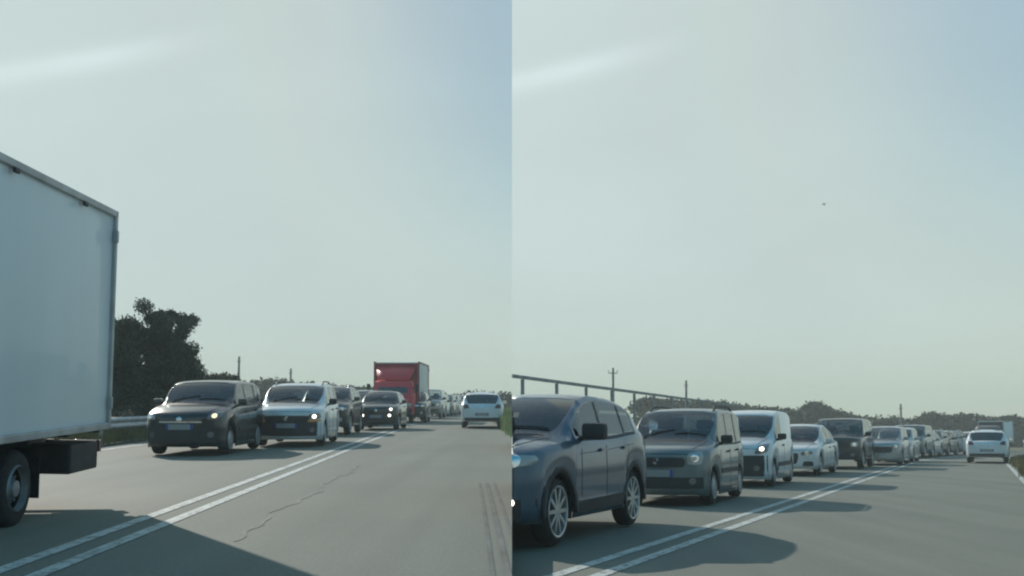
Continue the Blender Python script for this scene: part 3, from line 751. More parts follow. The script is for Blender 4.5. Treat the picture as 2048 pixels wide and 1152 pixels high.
massed_tree('roadside_tree', 190, 33, [(60, 630), (180, 620), (235, 630), (290, 634), (310, 660)], 60, 300, 11, 120, 650, .055, LEAF, 'broad dark evergreen beside the rear edge of the white box truck')
massed_tree('roadside_tree', 375, 37, [(310, 690), (350, 690), (385, 715), (410, 745), (425, 775)], 310, 415, 17, 60, 600, .055, LEAF, 'low dark shrubby tree sloping down behind the roof of the black hatchback', rr=(.25, .6))
massed_tree('roadside_shrub', 430, 46, [(400, 748), (420, 737), (440, 740), (462, 752)], 402, 462, 23, 30, 260, .075, LEAF2, 'small greenish shrub above the windows of the black hatchback', rr=(.25, .5), cat='shrub')
def wood(half, prof, d0, d1, seed, n, size, per, name='far_wood'):
    r = random.Random(seed); f = pchip(prof); cl = []
    for _ in range(n):
        px = r.uniform(prof[0][0], prof[-1][0]); t = r.random(); d = lerp(d0, d1, t); s_ = r.uniform(.8, 2.1)
        zt = skyz(f(px), d) - s_ * .7; zb_ = gz(half, d); z = lerp(zb_ + .5, zt, 1 - r.random() ** 2.2 * .95) if zt > zb_ else zb_
        cl.append(((px_at(px, d), d, z), (s_, s_, s_ * .8)))
    o = leaves(name, cl, per, size, LEAFW, None, seed + 1); clip_half(o, half); o['kind'] = 'stuff'; return o
wood('L', [(440, 772), (500, 764), (530, 760), (552, 755), (575, 763), (620, 768), (700, 773), (760, 776), (840, 784), (858, 798), (882, 800), (895, 793), (925, 790), (938, 786), (948, 783), (962, 788), (1005, 789), (1024, 790)], 120, 150, 31, 620, .30, 110)
wood('R', [(1275, 798), (1300, 795), (1340, 800), (1420, 800), (1470, 806), (1560, 815), (1605, 816), (1625, 803), (1640, 805), (1660, 818), (1700, 826), (1750, 836), (1775, 836), (1790, 833), (1815, 837), (1840, 835), (1862, 824), (1885, 829), (1935, 828), (1960, 832), (2000, 835), (2021, 830), (2035, 838), (2120, 838)], 125, 155, 37, 900, .30, 110)
# hazy scrub on the bank behind the queue of the second stretch
def tufts(name, half, t0, t1, s0, s1, n, h, m, seed):
    r = random.Random(seed); V = []; F = []
    for _ in range(n):
        s_ = lerp(s0, s1, r.random() ** 1.3); t = r.uniform(t0, t1); p = road(half, s_, t, .02)
        for b in range(5):
            a = r.uniform(0, 6.28); hh = h * r.uniform(.5, 1.2); ln = Vector((math.cos(a), math.sin(a), 0)) * hh * r.uniform(.1, .5); wv = Vector((-math.sin(a), math.cos(a), 0)) * .012 * (1 + h)
            q = p + Vector((r.gauss(0, .08), r.gauss(0, .08), 0)); k = len(V)
            V += [q - wv, q + wv, q + ln * .4 + wv * .7 + Vector((0, 0, hh * .6)), q + ln + Vector((0, 0, hh)), q + ln * .4 - wv * .7 + Vector((0, 0, hh * .6))]; F.append((k, k + 1, k + 2, k + 3, k + 4))
    me = bpy.data.meshes.new(name); me.from_pydata(V, [], F); me.update(); o = link(name, me, m); clip_half(o, half); o['kind'] = 'stuff'; return o
tufts('grass', 'L', 1.3, 4.0, 20, 90, 7000, .55, GRASS, 5)
tufts('grass', 'L', -11.5, -9.0, 12, 80, 3500, .3, GRASSB, 6)
tufts('grass', 'R', 1.15, 3.6, 14, 90, 9000, .25, GRASSB, 7)

# ------------------------------------------------------------------ roadside furniture
GALV = mat('galvanised_steel', (.40, .42, .43), .5, .5, noise=(3, .2)); RUST = mat('dark_steel', (.28, .29, .275), .6, .3, noise=(5, .3)); WOODP = mat('pole_wood', (.20, .19, .175), .9, noise=(6, .3))
CONC = mat('concrete', (.30, .29, .27), .85, noise=(3, .2), bump=(20, .3))
gr = empty('guardrail', road('L', 24, -9.3), 'low galvanised guardrail in front of the roadside trees', 'guardrail')
bm = bmesh.new(); prof = [(0, .36), (.05, .40), (.05, .46), (0, .50), (.0, .53), (.05, .57), (.05, .63), (0, .67)]; prev = None
for i in range(70):
    s_ = 6 + i * 1.0; row = [bm.verts.new(road('L', s_, -9.3 + a, z) - gr.location) for a, z in prof]
    if prev:
        for k in range(len(prof) - 1): bm.faces.new((prev[k], prev[k + 1], row[k + 1], row[k]))
    prev = row
o = bmo('rail_beam', bm, GALV, gr, 60); o.modifiers.new('shell', 'SOLIDIFY').thickness = .006
pm_ = None
for i in range(18):
    p = road('L', 6 + i * 4, -9.40, 0) - gr.location
    if pm_ is None:
        bm = bmesh.new(); box(bm, (0, 0, .33), (.06, .10, .66)); o = bmo('post', bm, GALV, gr); pm_ = o
    else: o = pm_.copy(); C.objects.link(o); o.parent = gr
    o.location = p
# tall handrail on the bank of the second stretch: starts at the seam
def rail_pt(d_along, z): return road('R', d_along, -9.3, z)
RH = 2.46
rr_ = empty('handrail', rail_pt(22, 0), 'dark metal handrail with upright posts on the bank behind the blue car', 'railing')
s_start = next(s_ / 50 for s_ in range(0, 5000) if rail_pt(s_ / 50, 0).x > .002)
bm = bmesh.new()
for i in range(23):
    p0, p1 = rail_pt(s_start + i, RH) - rr_.location, rail_pt(s_start + i + 1, RH) - rr_.location
    h0 = Vector((math.cos(HEAD['R']), -math.sin(HEAD['R']), 0)) * .03
    if i == 0: prevv = [bm.verts.new(p0 + h0 * a + Vector((0, 0, b))) for a, b in ((-1, -.037), (1, -.037), (1, .037), (-1, .037))]; bm.faces.new(prevv)
    cur = [bm.verts.new(p1 + h0 * a + Vector((0, 0, b))) for a, b in ((-1, -.037), (1, -.037), (1, .037), (-1, .037))]
    for k in range(4): bm.faces.new((prevv[k], prevv[(k + 1) % 4], cur[(k + 1) % 4], cur[k]))
    prevv = cur
o = bmo('top_rail', bm, RUST, rr_); clip_half(o, 'R')
pp = None
for i in range(12):
    s_ = s_start + .55 + i * 2.0; p = rail_pt(s_, RH - 1.0) - rr_.location
    if pp is None:
        bm = bmesh.new(); box(bm, (0, 0, .48), (.065, .07, .95), .008); pp = bmo('post', bm, RUST, rr_); o = pp
    else: o = pp.copy(); C.objects.link(o); o.parent = rr_
    o.location = p; o.rotation_euler.z = -HEAD['R']
bm = bmesh.new(); prevv = None          # the bank that carries it
for i in range(45):
    s_ = s_start - 14 + i * 1.5
    fall = max(0, 1 - max(0, s_ - 45) / 25)
    cur = [bm.verts.new(road('R', s_, t, z * fall)) for t, z in ((-8.9, .02), (-9.15, RH - 1.02), (-10.6, RH - 1.0), (-13, .0))]
    if prevv:
        for k in range(3): bm.faces.new((prevv[k], prevv[k + 1], cur[k + 1], cur[k]))
    prevv = cur
o = bmo('bank', bm, DIRT); clip_half(o, 'R'); tag(o, kind='structure')
def pole(half, px, py_top, d, label, arm=True):
    x = px_at(px, d); z0 = gz(half, d); h = skyz(py_top, d) - z0
    r = empty('utility_pole', (x, d, z0), label, 'pole', 'utility poles beyond the trees')
    bm = bmesh.new(); tube(bm, [(0, 0, -.3), (0, 0, h * .5), (.02, 0, h)], [.15, .13, .10], 8); bmo('shaft', bm, WOODP, r, 60)
    bm = bmesh.new(); box(bm, (0, 0, h - .5), (.8 if arm else .4, .09, .09)); bmo('crossarm', bm, WOODP, r)
    for sx in ((-.42, .42) if arm else (0,)):
        bm = bmesh.new(); tube(bm, [(sx, 0, h - .43), (sx, 0, h - .2)], [.06, .04], 6); bmo('insulator', bm, GALV, r)
pole('L', 477, 713, 100, 'slim utility pole standing just right of the small shrub', False)
pole('L', 581, 737, 112, 'utility pole above the roof of the white car with lit headlight', False)
pole('R', 1226, 736, 95, 'utility pole rising behind the handrail above the blue car', True)
pole('R', 1372, 761, 100, 'utility pole rising above the grey car with roof rails', False)
pole('R', 1800, 808, 110, 'utility pole against the dark wood beyond the dark off-roader', False)

# ------------------------------------------------------------------ trucks
WPAN = mat('paint_truck_panel', (.60, .68, .70), .5, 0, .2, noise=(.8, .05)); REDP = mat('paint_red', (.68, .035, .055), .55, 0, .15, noise=(2.2, .08)); DRED = mat('paint_dark_red', (.30, .025, .035), .5, noise=(2, .2)); CHAS = mat('chassis', (.03, .03, .032), .7, noise=(5, .3)); GREYP = mat('grey_panel', (.76, .72, .65), .55, noise=(1.5, .1))
TRIM_ = mat('steel_wheel', (.26, .265, .27), .5, .4, noise=(6, .3))
def truck_wheel(root, x, y, r, tw, m=TRIM_):
    sg = 1 if x > 0 else -1; hub = bmesh.new(); rr = r * .58
    lathe_x(hub, [(.0, rr), (tw / 2 - .09, rr * .85), (tw / 2 - .07, rr * .45), (tw / 2 - .01, rr * .36), (tw / 2, .002)], 26, sg); bmesh.ops.recalc_face_normals(hub, faces=hub.faces[:])
    o = bmo('wheel', hub, m, root, 30); o.location = (x, y, r)
    bm = bmesh.new(); lathe_x(bm, [(-tw / 2, rr), (-tw / 2 + .02, r * .95), (-tw / 2 + .05, r), (tw / 2 - .05, r), (tw / 2 - .02, r * .95), (tw / 2, r * .8), (tw / 2 - .01, rr)], 30, sg); bmesh.ops.recalc_face_normals(bm, faces=bm.faces[:]); bmo('tyre', bm, RUB, o, 40)
    bm = bmesh.new(); lathe_x(bm, [(tw / 2 - .01, rr + .012), (tw / 2 + .012, rr), (tw / 2 - .05, rr * .93)], 26, sg); bmesh.ops.recalc_face_normals(bm, faces=bm.faces[:]); bmo('rim', bm, TRIM_, o, 40)
    for k in range(6):
        a = k * math.pi / 3; b2 = bmesh.new(); tube(b2, [(sg * (tw / 2 - .085), rr * .6 * math.cos(a), rr * .6 * math.sin(a)), (sg * (tw / 2 - .05), rr * .6 * math.cos(a), rr * .6 * math.sin(a))], .018, 6); bmo('wheel_bolt', b2, CHROME, o)
def box_truck(name, label, group, W, bl, bz0, bz1, cabl, cabw, cabh, boxm, cabm, frontm, deflector=False, r=.4, trim=GALV, rear_over=1.3, cat='truck'):
    """nose towards -y at y = 0; box starts at cabl and ends at cabl + bl"""
    R = empty(name, (0, 0, 0), label, cat, group); y0, y1 = cabl + .12, cabl + .12 + bl
    bm = bmesh.new(); box(bm, (0, (y0 + y1) / 2, (bz0 + bz1) / 2), (W, bl, bz1 - bz0), .03); cb = bmo('cargo_box', bm, boxm, R, 40)
    bm = bmesh.new(); box(bm, (0, y0 - .012, (bz0 + bz1) / 2), (W - .1, .03, bz1 - bz0 - .1), .01); bmo('front_panel', bm, frontm, R)
    for sx in (1, -1):
        for (a, b, nm) in (((sx * W / 2, y1, bz0), (sx * W / 2, y1, bz1), 'corner_trim'), ((sx * W / 2, y0, bz0), (sx * W / 2, y0, bz1), 'corner_trim'), ((sx * W / 2, y0, bz1), (sx * W / 2, y1, bz1), 'roof_trim'), ((sx * W / 2, y0, bz0), (sx * W / 2, y1, bz0), 'sill_trim')):
            a, b = Vector(a), Vector(b); c = (a + b) / 2; d = b - a; bm = bmesh.new(); box(bm, c, (.07 if d.x == 0 else abs(d.x), abs(d.y) + .07 if d.y else .07, abs(d.z) + .07 if d.z else .07), .012); bmo(nm, bm, trim, R)
    for sx in (1, -1):
        for k in range(3):
            bm = bmesh.new(); box(bm, (sx * (W / 2 + .045), lerp(y0 + .4, y1 - 1.0, k / 2), bz1 - .06), (.03, .09, .045), .008); bmo('marker_lamp', bm, PLA, R)
        for k in range(2):
            bm = bmesh.new(); box(bm, (sx * (W / 2 + .03), y1 - .02, lerp(bz0 + .25, bz1 - .25, k)), (.05, .06, .13), .008); bmo('hinge', bm, trim, R)
    for sx in (1, -1):                   # rear doors with bars
        bm = bmesh.new(); box(bm, (sx * W / 4, y1 + .012, (bz0 + bz1) / 2), (W / 2 - .06, .04, bz1 - bz0 - .1), .01); o = bmo('rear_door', bm, boxm, R)
        bm = bmesh.new(); tube(bm, [(sx * .15, y1 + .05, bz0 + .1), (sx * .15, y1 + .05, bz1 - .1)], .018, 6); bmo('lock_bar', bm, GALV, o)
        bm = bmesh.new(); box(bm, (sx * (W / 2 - .2), y1 + .02, bz0 - .22), (.26, .08, .13), .01); bmo('tail_light', bm, REDL, R)
    bm = bmesh.new()
    for sx in (1, -1): box(bm, (sx * .4, (y1 + .4) / 2, bz0 - .16), (.09, y1 - .5, .18))
    for k in range(5): box(bm, (0, lerp(1.2, y1 - .1, k / 4), bz0 - .16), (.8, .08, .12))
    for k in range(6): box(bm, (0, lerp(y0 + .1, y1 - .1, k / 5), bz0 - .04), (W - .1, .07, .06))
    bmo('chassis', bm, CHAS, R)
    bm = bmesh.new(); box(bm, (0, y1 - .12, bz0 - .38), (W - .15, .1, .12), .015); box(bm, (.55, y1 - .12, bz0 - .25), (.07, .07, .2)); box(bm, (-.55, y1 - .12, bz0 - .25), (.07, .07, .2)); bmo('rear_bumper', bm, CHAS, R)
    for sx in (1, -1):
        bm = bmesh.new(); box(bm, (sx * (W / 2 - .25), y1 - .52, bz0 - .30), (.42, .78, .30), .03); bmo('storage_box', bm, CHAS, R)
        yw = y1 - rear_over
        truck_wheel(R, sx * (W / 2 - .18), yw, r, .26); truck_wheel(R, sx * (cabw / 2 - .16), .85, r, .24)
        bm = bmesh.new(); box(bm, (sx * (W / 2 - .2), yw + r + .12, r + .05), (.3, .012, r * 1.1)); bmo('mud_flap', bm, RUB, R)
        n = 10; bm = bmesh.new(); pr_ = None
        for k in range(n + 1):
            a = math.pi * (.05 + .9 * k / n); q = [bm.verts.new((sx * (W / 2 - b), yw + (r + .07) * math.cos(a), r + (r + .07) * math.sin(a))) for b in (.04, .34)]
            if pr_: bm.faces.new((pr_[0], pr_[1], q[1], q[0]))
            pr_ = q
        bmo('mudguard', bm, CHAS, R)
        bm = bmesh.new()
        for zz in (.55, .8): box(bm, (sx * (W / 2 - .06), (cabl + yw - r) / 2 + .2, zz), (.03, max(.3, yw - r - cabl - .5), .09))
        bmo('side_guard', bm, CHAS, R)
    # cab: lofted along z from sill to roof
    hw = cabw / 2; secs = [(.42, 0.06, 1.0), (.62, 0.0, 1.0), (1.0, .0, 1.0), (1.28, .05, 1.0), (1.45, .14, .985), (cabh - .35, .42, .93), (cabh - .10, .58, .90), (cabh, .85, .84)]
    bm = bmesh.new(); rings = []
    for z, yf, wf in secs:
        w0 = hw * wf; rg = []
        for u in range(9):
            t = u / 8 * 2 - 1; rg.append(bm.verts.new((-w0 * math.copysign(min(1, abs(t) * 1.02), t) if abs(t) < 1 else -w0 * t, yf + .16 * abs(t) ** 4, z)))
        rg += [bm.verts.new((-w0, cabl * .62, z)), bm.verts.new((-w0 * .98, cabl, z)), bm.verts.new((w0 * .98, cabl, z)), bm.verts.new((w0, cabl * .62, z))]
        rings.append(rg)
    n = len(rings[0]); glassf, sidef = [], []
    for i in range(len(rings) - 1):
        for k in range(n):
            f = (rings[i][k], rings[i][(k + 1) % n], rings[i + 1][(k + 1) % n], rings[i + 1][k])
            if i == 4 and 0 < k < 7: glassf.append([v.co.copy() for v in f])
            elif i == 4 and k in (8, 12): sidef.append([v.co.copy() for v in f])
            else: bm.faces.new(f)
    bm.faces.new(rings[-1]); bmesh.ops.recalc_face_normals(bm, faces=bm.faces[:]); cabo = bmo('cab', bm, cabm, R, 35)
    def gl(nm, fs):
        b = bmesh.new()
        for f in fs: b.faces.new([b.verts.new(v) for v in f])
        bmesh.ops.remove_doubles(b, verts=b.verts[:], dist=.001); bmesh.ops.recalc_face_normals(b, faces=b.faces[:]); bmo(nm, b, GLASS, R, 60)
    gl('windshield', glassf)
    for f in sidef: gl('side_window', [f])
    bm = bmesh.new(); box(bm, (0, .75, 1.1), (cabw * .85, .8, .25), .05); box(bm, (.4, 1.05, 1.5), (.45, .14, .7), .05); box(bm, (-.4, 1.05, 1.5), (.45, .14, .7), .05); bmo('cab_interior', bm, INT, R)
    bm = bmesh.new(); box(bm, (0, -.02, .55), (cabw * .96, .22, .3), .05); o = bmo('bumper', bm, CHAS, R, 40)
    bm = bmesh.new(); box(bm, (0, -.01, 1.0), (cabw * .62, .05, .3), .02); bmo('grille', bm, PLA, R)
    for sx in (1, -1):
        bm = bmesh.new(); box(bm, (sx * cabw * .39, .0, .88), (cabw * .16, .08, .2), .03); o2 = bmo('headlight', bm, LENS, R, 40)
        bm = bmesh.new(); box(bm, (sx * (hw + .16), .25, 1.72), (.16, .07, .42), .03); box(bm, (sx * (hw + .04), .3, 1.72), (.22, .03, .03)); bmo('wing_mirror', bm, PLA, R, 50)
        bm = bmesh.new(); tube(bm, [(sx * .45, .12, 1.48), (sx * .45 - .4, .14, 1.53)], .012, 5); bmo('wiper', bm, PLA, R)
    bm = bmesh.new(); box(bm, (0, -.135, .5), (.52, .012, .11)); bmo('number_plate', bm, PLATE, R)
    if deflector:
        bm = bmesh.new(); pts = [[bm.verts.new((t * hw * wf, yf + .10 * t * t, z)) for t in (-1, -.6, 0, .6, 1)] for z, yf, wf in ((cabh + .0, .75, .78), (cabh + .22, .85, .84), (bz1 - .45, 1.25, .92), (bz1 - .22, cabl, .96))]
        for a, b in zip(pts, pts[1:]):
            for k in range(4): bm.faces.new((a[k], a[k + 1], b[k + 1], b[k]))
        bmo('wind_deflector', bm, cabm, R, 50).modifiers.new('shell', 'SOLIDIFY').thickness = .02
    return R
def put_truck(root, half, p, head):
    q = Vector(p); q.z = gz(half, q.y) + .012
    root.matrix_world = Matrix.Translation(q) @ Matrix.Rotation(math.atan(GR[half]), 4, 'X') @ Matrix.Rotation(-head, 4, 'Z')
QL, QR = 'oncoming traffic in the first queue', 'oncoming traffic in the second queue'
BL_ = 4.6; TL = 1.7 + .12 + BL_
wt = box_truck('box_truck', 'large white box truck with a tall plain cargo box, its tail nearest the black hatchback', QL, 2.2, BL_, .80, 3.12, 1.7, 2.0, 2.2, WPAN, paint('truck_white', (.7, .72, .72)), WPAN, r=.34, rear_over=2.1)
hd = HEAD['L'] + rad(-1.2)
pr_near = at('L', 212, 1004); pr_near.z = 0      # ground under the box's near rear corner
dv = Vector((math.sin(hd), math.cos(hd), 0)); nv_ = Vector((math.cos(hd), -math.sin(hd), 0))
put_truck(wt, 'L', pr_near - nv_ * 1.12 - dv * TL, hd)
wt.matrix_world = wt.matrix_world @ Matrix.Translation((0, TL - 2.1, 0)) @ Matrix.Rotation(rad(1.3), 4, 'Y') @ Matrix.Rotation(rad(1.2), 4, 'X') @ Matrix.Translation((0, 2.1 - TL, 0))   # braking: leans on its springs
_n = WPAN.node_tree.nodes; _l = WPAN.node_tree.links      # vertical rain streaks and road grime on the panel
_t = _n.new('ShaderNodeTexCoord'); _m = _n.new('ShaderNodeMapping'); _m.inputs['Scale'].default_value = (1.3, 1.3, .16); _q = _n.new('ShaderNodeTexNoise'); _q.inputs['Scale'].default_value = 1.4; _q.inputs['Detail'].default_value = 7
_l.new(_t.outputs['Object'], _m.inputs[0]); _l.new(_m.outputs[0], _q.inputs['Vector']); _r = _n.new('ShaderNodeValToRGB'); _r.color_ramp.elements[0].position = .3; _r.color_ramp.elements[1].position = .7
_r.color_ramp.elements[0].color = (.66, .73, .75, 1); _r.color_ramp.elements[1].color = (.71, .78, .80, 1); _l.new(_q.outputs['Fac'], _r.inputs[0]); _l.new(_r.outputs[0], pr(WPAN).inputs['Base Color'])
rt = box_truck('box_truck', 'red cab truck with a wind deflector and a grey box behind the dark round car', QL, 2.25, 5.2, .95, 3.05, 1.75, 2.05, 2.12, GREYP, REDP, DRED, deflector=True, trim=DRED, r=.4)
put_truck(rt, 'L', at('L', 783, 847), HEAD['L'] + rad(3.0))

# ------------------------------------------------------------------ cars of the first stretch
BLK = paint('black', (.010, .016, .020), .1, .3); WHT = paint('white', (.62, .65, .66), 0, .35); DGR = paint('dark_grey', (.03, .034, .036), .4); GRY = paint('grey', (.125, .158, .162), .15); BLU = paint('blue', (.034, .084, .130), .2); DGN = paint('dark_green', (.025, .032, .032), .4); SIL = paint('silver', (.34, .355, .36), .6); SIL2 = paint('pale_silver', (.45, .47, .47), .5)
WHT2 = paint('white_warm', (.60, .61, .60), 0, .35)
r, c = build_car('car', 'city_tall', BLK, 'black city hatchback with a warm lit headlight, nearest behind the white box truck', QL,
    front=dict(grille=(.34, .50, .55, .60), lamps=[(.50, .70), (.74, .74), (.76, .90), (.54, .84)], lampm=(LITY, LENS), bumper=(.26, .56, .72), fog=(.58, .42, .06, LENSD), platez=.52, badgez=.72), bumpm=PLA, mirror=BLK)
c.patch('trim_strip', [(-.42, .655), (.42, .655), (.42, .685), (-.42, .685)], 'front', CHROME, off=.016, nu=10, nv=1)
c.both('side_moulding', [(1.2, .46), (2.6, .46), (2.6, .54), (1.2, .54)], 'left', PLA, off=.015, nu=12, nv=2)
put(r, 'L', at('L', 362, 913), HEAD['L'] + rad(2.0), c.L)
r, c = build_car('car', 'mpv', WHT, 'white car with black bumper, amber indicator and one bright headlight', QL,
    front=dict(grille=(.58, .74, .50, .55), lamps=[(.48, .64), (.78, .66), (.78, .80), (.52, .78)], lampm=(LIT, LENSD), bumper=(.26, .60, .78), fog=(.6, .4, .06, LENSD), platez=.45, badgez=.68), bumpm=PLA, rails=PLA, mirror=PLA, over=dict(zscale=.93))
c.both('indicator', [(.52, .585), (.79, .605), (.79, .65), (.50, .63)], 'front', AMBER, off=.02, nu=6, nv=2)
put(r, 'L', at('L', 573, 895), HEAD['L'] + rad(-1.2), c.L)
MPVROOT = r
r, c = build_car('car', 'suv', DGR, 'dark grey crossover with a pale bonnet strip behind the white car', QL,
    front=dict(grille=(.62, .80, .55, .60), lamps=[(.52, .80), (.80, .80), (.80, .90), (.54, .89)], bumper=(.3, .6, .8), fog=(.62, .5, .07, LENS), platez=.5, badgez=.74), bumpm=PLA, over=dict(H=1.58), rails=ALLOY)
c.patch('bonnet_trim', [(-.5, .835), (.5, .835), (.5, .875), (-.5, .875)], 'front', CHROME, off=.016, nu=10, nv=1)
put(r, 'L', at('L', 640, 872), HEAD['L'] + rad(1), c.L)
SUVROOT = r
r, c = build_car('car', 'mpv', GRY, 'grey car half hidden between the dark crossover and the dark round car', QL,
    front=dict(grille=(.5, .74, .50, .55), lamps=[(.5, .7), (.78, .7), (.78, .84), (.54, .82)], bumper=(.26, .5, .78), platez=.45), detail=1)
put(r, 'L', at('L', 716, 852), HEAD['L'] + rad(2), c.L)
GRYROOT = r
r, c = build_car('car', 'retro', BLK, 'small round black car with white lamps in front of the red truck', QL,
    front=dict(grille=(.32, .46, .5, .55), lamps=[(.44, .68), (.66, .68), (.66, .88), (.44, .88)], lampm=(LIT, LENS), bumper=None, fog=(.5, .55, .05, LIT), platez=.46, badgez=.74))
put(r, 'L', at('L', 752, 861), HEAD['L'] + rad(3), c.L)
RETRO = r
hatch, hc = build_car('hatchback', 'hatch', WHT, 'white hatchback seen from behind, driving past the pale roadside grass', 'white hatchbacks driving away',
    rear=dict(lamp=[(.50, .80), (.74, .78), (.74, .96), (.58, .96)], platez=.50))
put(hatch, 'L', at('L', 964, 857), HEAD['L'] + math.pi + rad(1.5), hc.L, 'front')
# hatch drives away: its tail faces the camera
def put_away(root, half, p, head, L):
    d = Vector((math.sin(head), math.cos(head), 0)); q = Vector(p) + d * (L / 2); q.z = gz(half, q.y) + .012
    root.matrix_world = Matrix.Translation(q) @ Matrix.Rotation(math.atan(GR[half]), 4, 'X') @ Matrix.Rotation(-head + math.pi, 4, 'Z')
put_away(hatch, 'L', at('L', 964, 857), HEAD['L'] + rad(1.0), hc.L)

# ------------------------------------------------------------------ cars of the second stretch
HR = HEAD['R']
r, c = build_car('car', 'suv', BLU, 'blue crossover with large alloy wheels, nearest the camera', QR,
    front=dict(grille=(.45, .78, .5, .42), lamps=[(.50, .80), (.84, .82), (.84, .93), (.56, .92)], lampm=(LENS, LENS), bumper=(.28, .5, .84), fog=(.66, .47, .035, LIT), platez=.5, badgez=.84), bumpm=PLA, mirror=PLA, handle=BLU, msize=(.27, .15, .18), over=dict(zscale=1.03))
c.seam([(1.36, .92), (2.4, .96), (3.3, 1.02)], wdt=.006)
ra = .345 + .06                        # black wheel arch cladding and sills
for wx in c.sp['wheels']:
    for sg in (1, -1):
        bm = bmesh.new(); pv = None
        for k in range(25):
            a = math.pi * (-.03 + 1.06 * k / 24); row = []
            for rad_ in (ra - .015, ra + .075):
                y = wx + rad_ * math.cos(a); z = max(.29, .345 + rad_ * math.sin(a)); h = c.bvh.ray_cast(Vector((sg * 3, wx + (ra + .03) * math.cos(a) - c.L / 2, .345 + (ra + .03) * math.sin(a) if math.sin(a) > .05 else .45)), Vector((-sg, 0, 0)))
                xx = (abs(h[0].x) if h[0] is not None else c.W / 2 - .03) + .012
                row.append(bm.verts.new((sg * xx, y - c.L / 2, z)))
            if pv: bm.faces.new((pv[0], pv[1], row[1], row[0]))
            pv = row
        bmesh.ops.recalc_face_normals(bm, faces=bm.faces[:])
        bmo('wheel_arch_trim', bm, PLA, c.root, 50).modifiers.new('shell', 'SOLIDIFY').thickness = .02
c.both('sill_trim', [(1.28, .30), (2.92, .30), (2.92, .44), (1.28, .41)], 'left', PLA, off=.014, nu=14, nv=2)
put_near(r, 'R', c, (1103, 1093), HR + rad(-1.0))
bpy.context.view_layer.update()
def clip_tree(o):
    if o.type == 'MESH':
        for m_ in list(o.modifiers): pass
        o.data = o.data.copy(); clip_half(o, 'R')
    for ch in list(o.children): clip_tree(ch)
    if o.type == 'MESH' and len(o.data.polygons) == 0 and not o.children: bpy.data.objects.remove(o)
clip_tree(r)
bpy.context.view_layer.update()          # added cap, edge-on to the camera, keeps sun from shining through the cut body
M_ = c.body.matrix_world; cut = sorted({(round((M_ @ v.co).y, 3), round((M_ @ v.co).z, 3)) for v in c.body.data.vertices if abs((M_ @ v.co).x) < .02})
def half_hull(ps):
    h = []
    for p in ps:
        while len(h) > 1 and (h[-1][0] - h[-2][0]) * (p[1] - h[-2][1]) - (h[-1][1] - h[-2][1]) * (p[0] - h[-2][0]) <= 0: h.pop()
        h.append(p)
    return h
hull = half_hull(cut)[:-1] + half_hull(cut[::-1])[:-1]
bm = bmesh.new(); bm.faces.new([bm.verts.new((.004, y, z)) for y, z in hull]); bm.transform(r.matrix_world.inverted()); bmo('seam_light_blocker', bm, PLA, r)
r, c = build_car('car', 'city_boxy', GRY, 'boxy grey city car with roof rails between the blue crossover and the white van', QR,
    front=dict(grille=(.62, .78, .44, .44), lamps=[(.46, .66), (.70, .66), (.70, .88), (.48, .86)], lampm=(LENS, LENS), bumper=(.28, .46, .7), fog=(.55, .40, .055, LENSD), platez=.47, badgez=.72), bumpm=PLA, rails=PLA, mirror=PLA, over=dict(zscale=1.14))
c.both('side_moulding', [(1.1, .50), (2.55, .50), (2.55, .58), (1.1, .58)], 'left', PLA, off=.015, nu=12, nv=2)
put_near(r, 'R', c, (1420, 1010), HR + rad(-2))
r, c = build_car('van', 'van', WHT, 'small white delivery van with black bumper and a bright lamp', QR,
    front=dict(grille=(.36, .62, .56, .6), lamps=[(.50, .72), (.78, .76), (.80, 1.0), (.60, .92)], lampm=(LIT, LENS), bumper=(.24, .70, .78), fog=(.56, .42, .06, LENSD), platez=.5, badgez=.84), bumpm=PLA, mirror=PLA, cat='van', over=dict(zscale=1.08))
c.both('side_moulding', [(1.15, .44), (2.85, .44), (2.85, .54), (1.15, .54)], 'left', PLA, off=.015, nu=12, nv=2)
put_near(r, 'R', c, (1543, 973), HR + rad(-1))
VANROOT = r
r, c = build_car('car', 'sedan', WHT2, 'low white saloon between the white van and the dark off-roader', QR,
    front=dict(grille=(.34, .66, .36, .42), lamps=[(.46, .58), (.78, .62), (.78, .72), (.48, .70)], lampm=(LENSD, LENSD), bumper=None, platez=.42, badgez=.62), over=dict(zscale=1.20))
c.both('air_intake', [(.50, .28), (.80, .28), (.78, .42), (.54, .42)], 'front', PLA, off=.012, nu=6, nv=4, rnd_=.3)
put_near(r, 'R', c, (1637, 951), HR + rad(1))
SEDROOT = r
r, c = build_car('car', 'offroad', DGN, 'tall dark off-roader towering over the cars beside it', QR,
    front=dict(grille=(.72, .96, .55, .58), lamps=[(.60, .78), (.84, .78), (.84, .96), (.60, .96)], lampm=(LENS, LENS), bumper=(.36, .62, .86), fog=(.66, .5, .06, LENSD), platez=.5, badgez=None), bumpm=PLA, mirror=PLA)
put_near(r, 'R', c, (1723, 938), HR + rad(1))
OFFROOT = r
r, c = build_car('car', 'mpv', SIL2, 'pale silver people carrier with a dark grille behind the dark off-roader', QR,
    front=dict(grille=(.45, .70, .40, .46), lamps=[(.48, .68), (.78, .70), (.78, .86), (.52, .84)], lampm=(LENS, LIT), bumper=None, fog=(.58, .42, .06, LENSD), platez=.4, badgez=.76), over=dict(H=1.62))
put(r, 'R', at('R', 1786, 925), HR + rad(2), c.L)
SILROOT = r
hatch2 = tree_copy(hatch); hatch2['label'] = 'white hatchback seen from behind beside the solid white edge line'
put_away(hatch2, 'R', at('R', 1975, 927), HR + rad(1.5), hc.L)

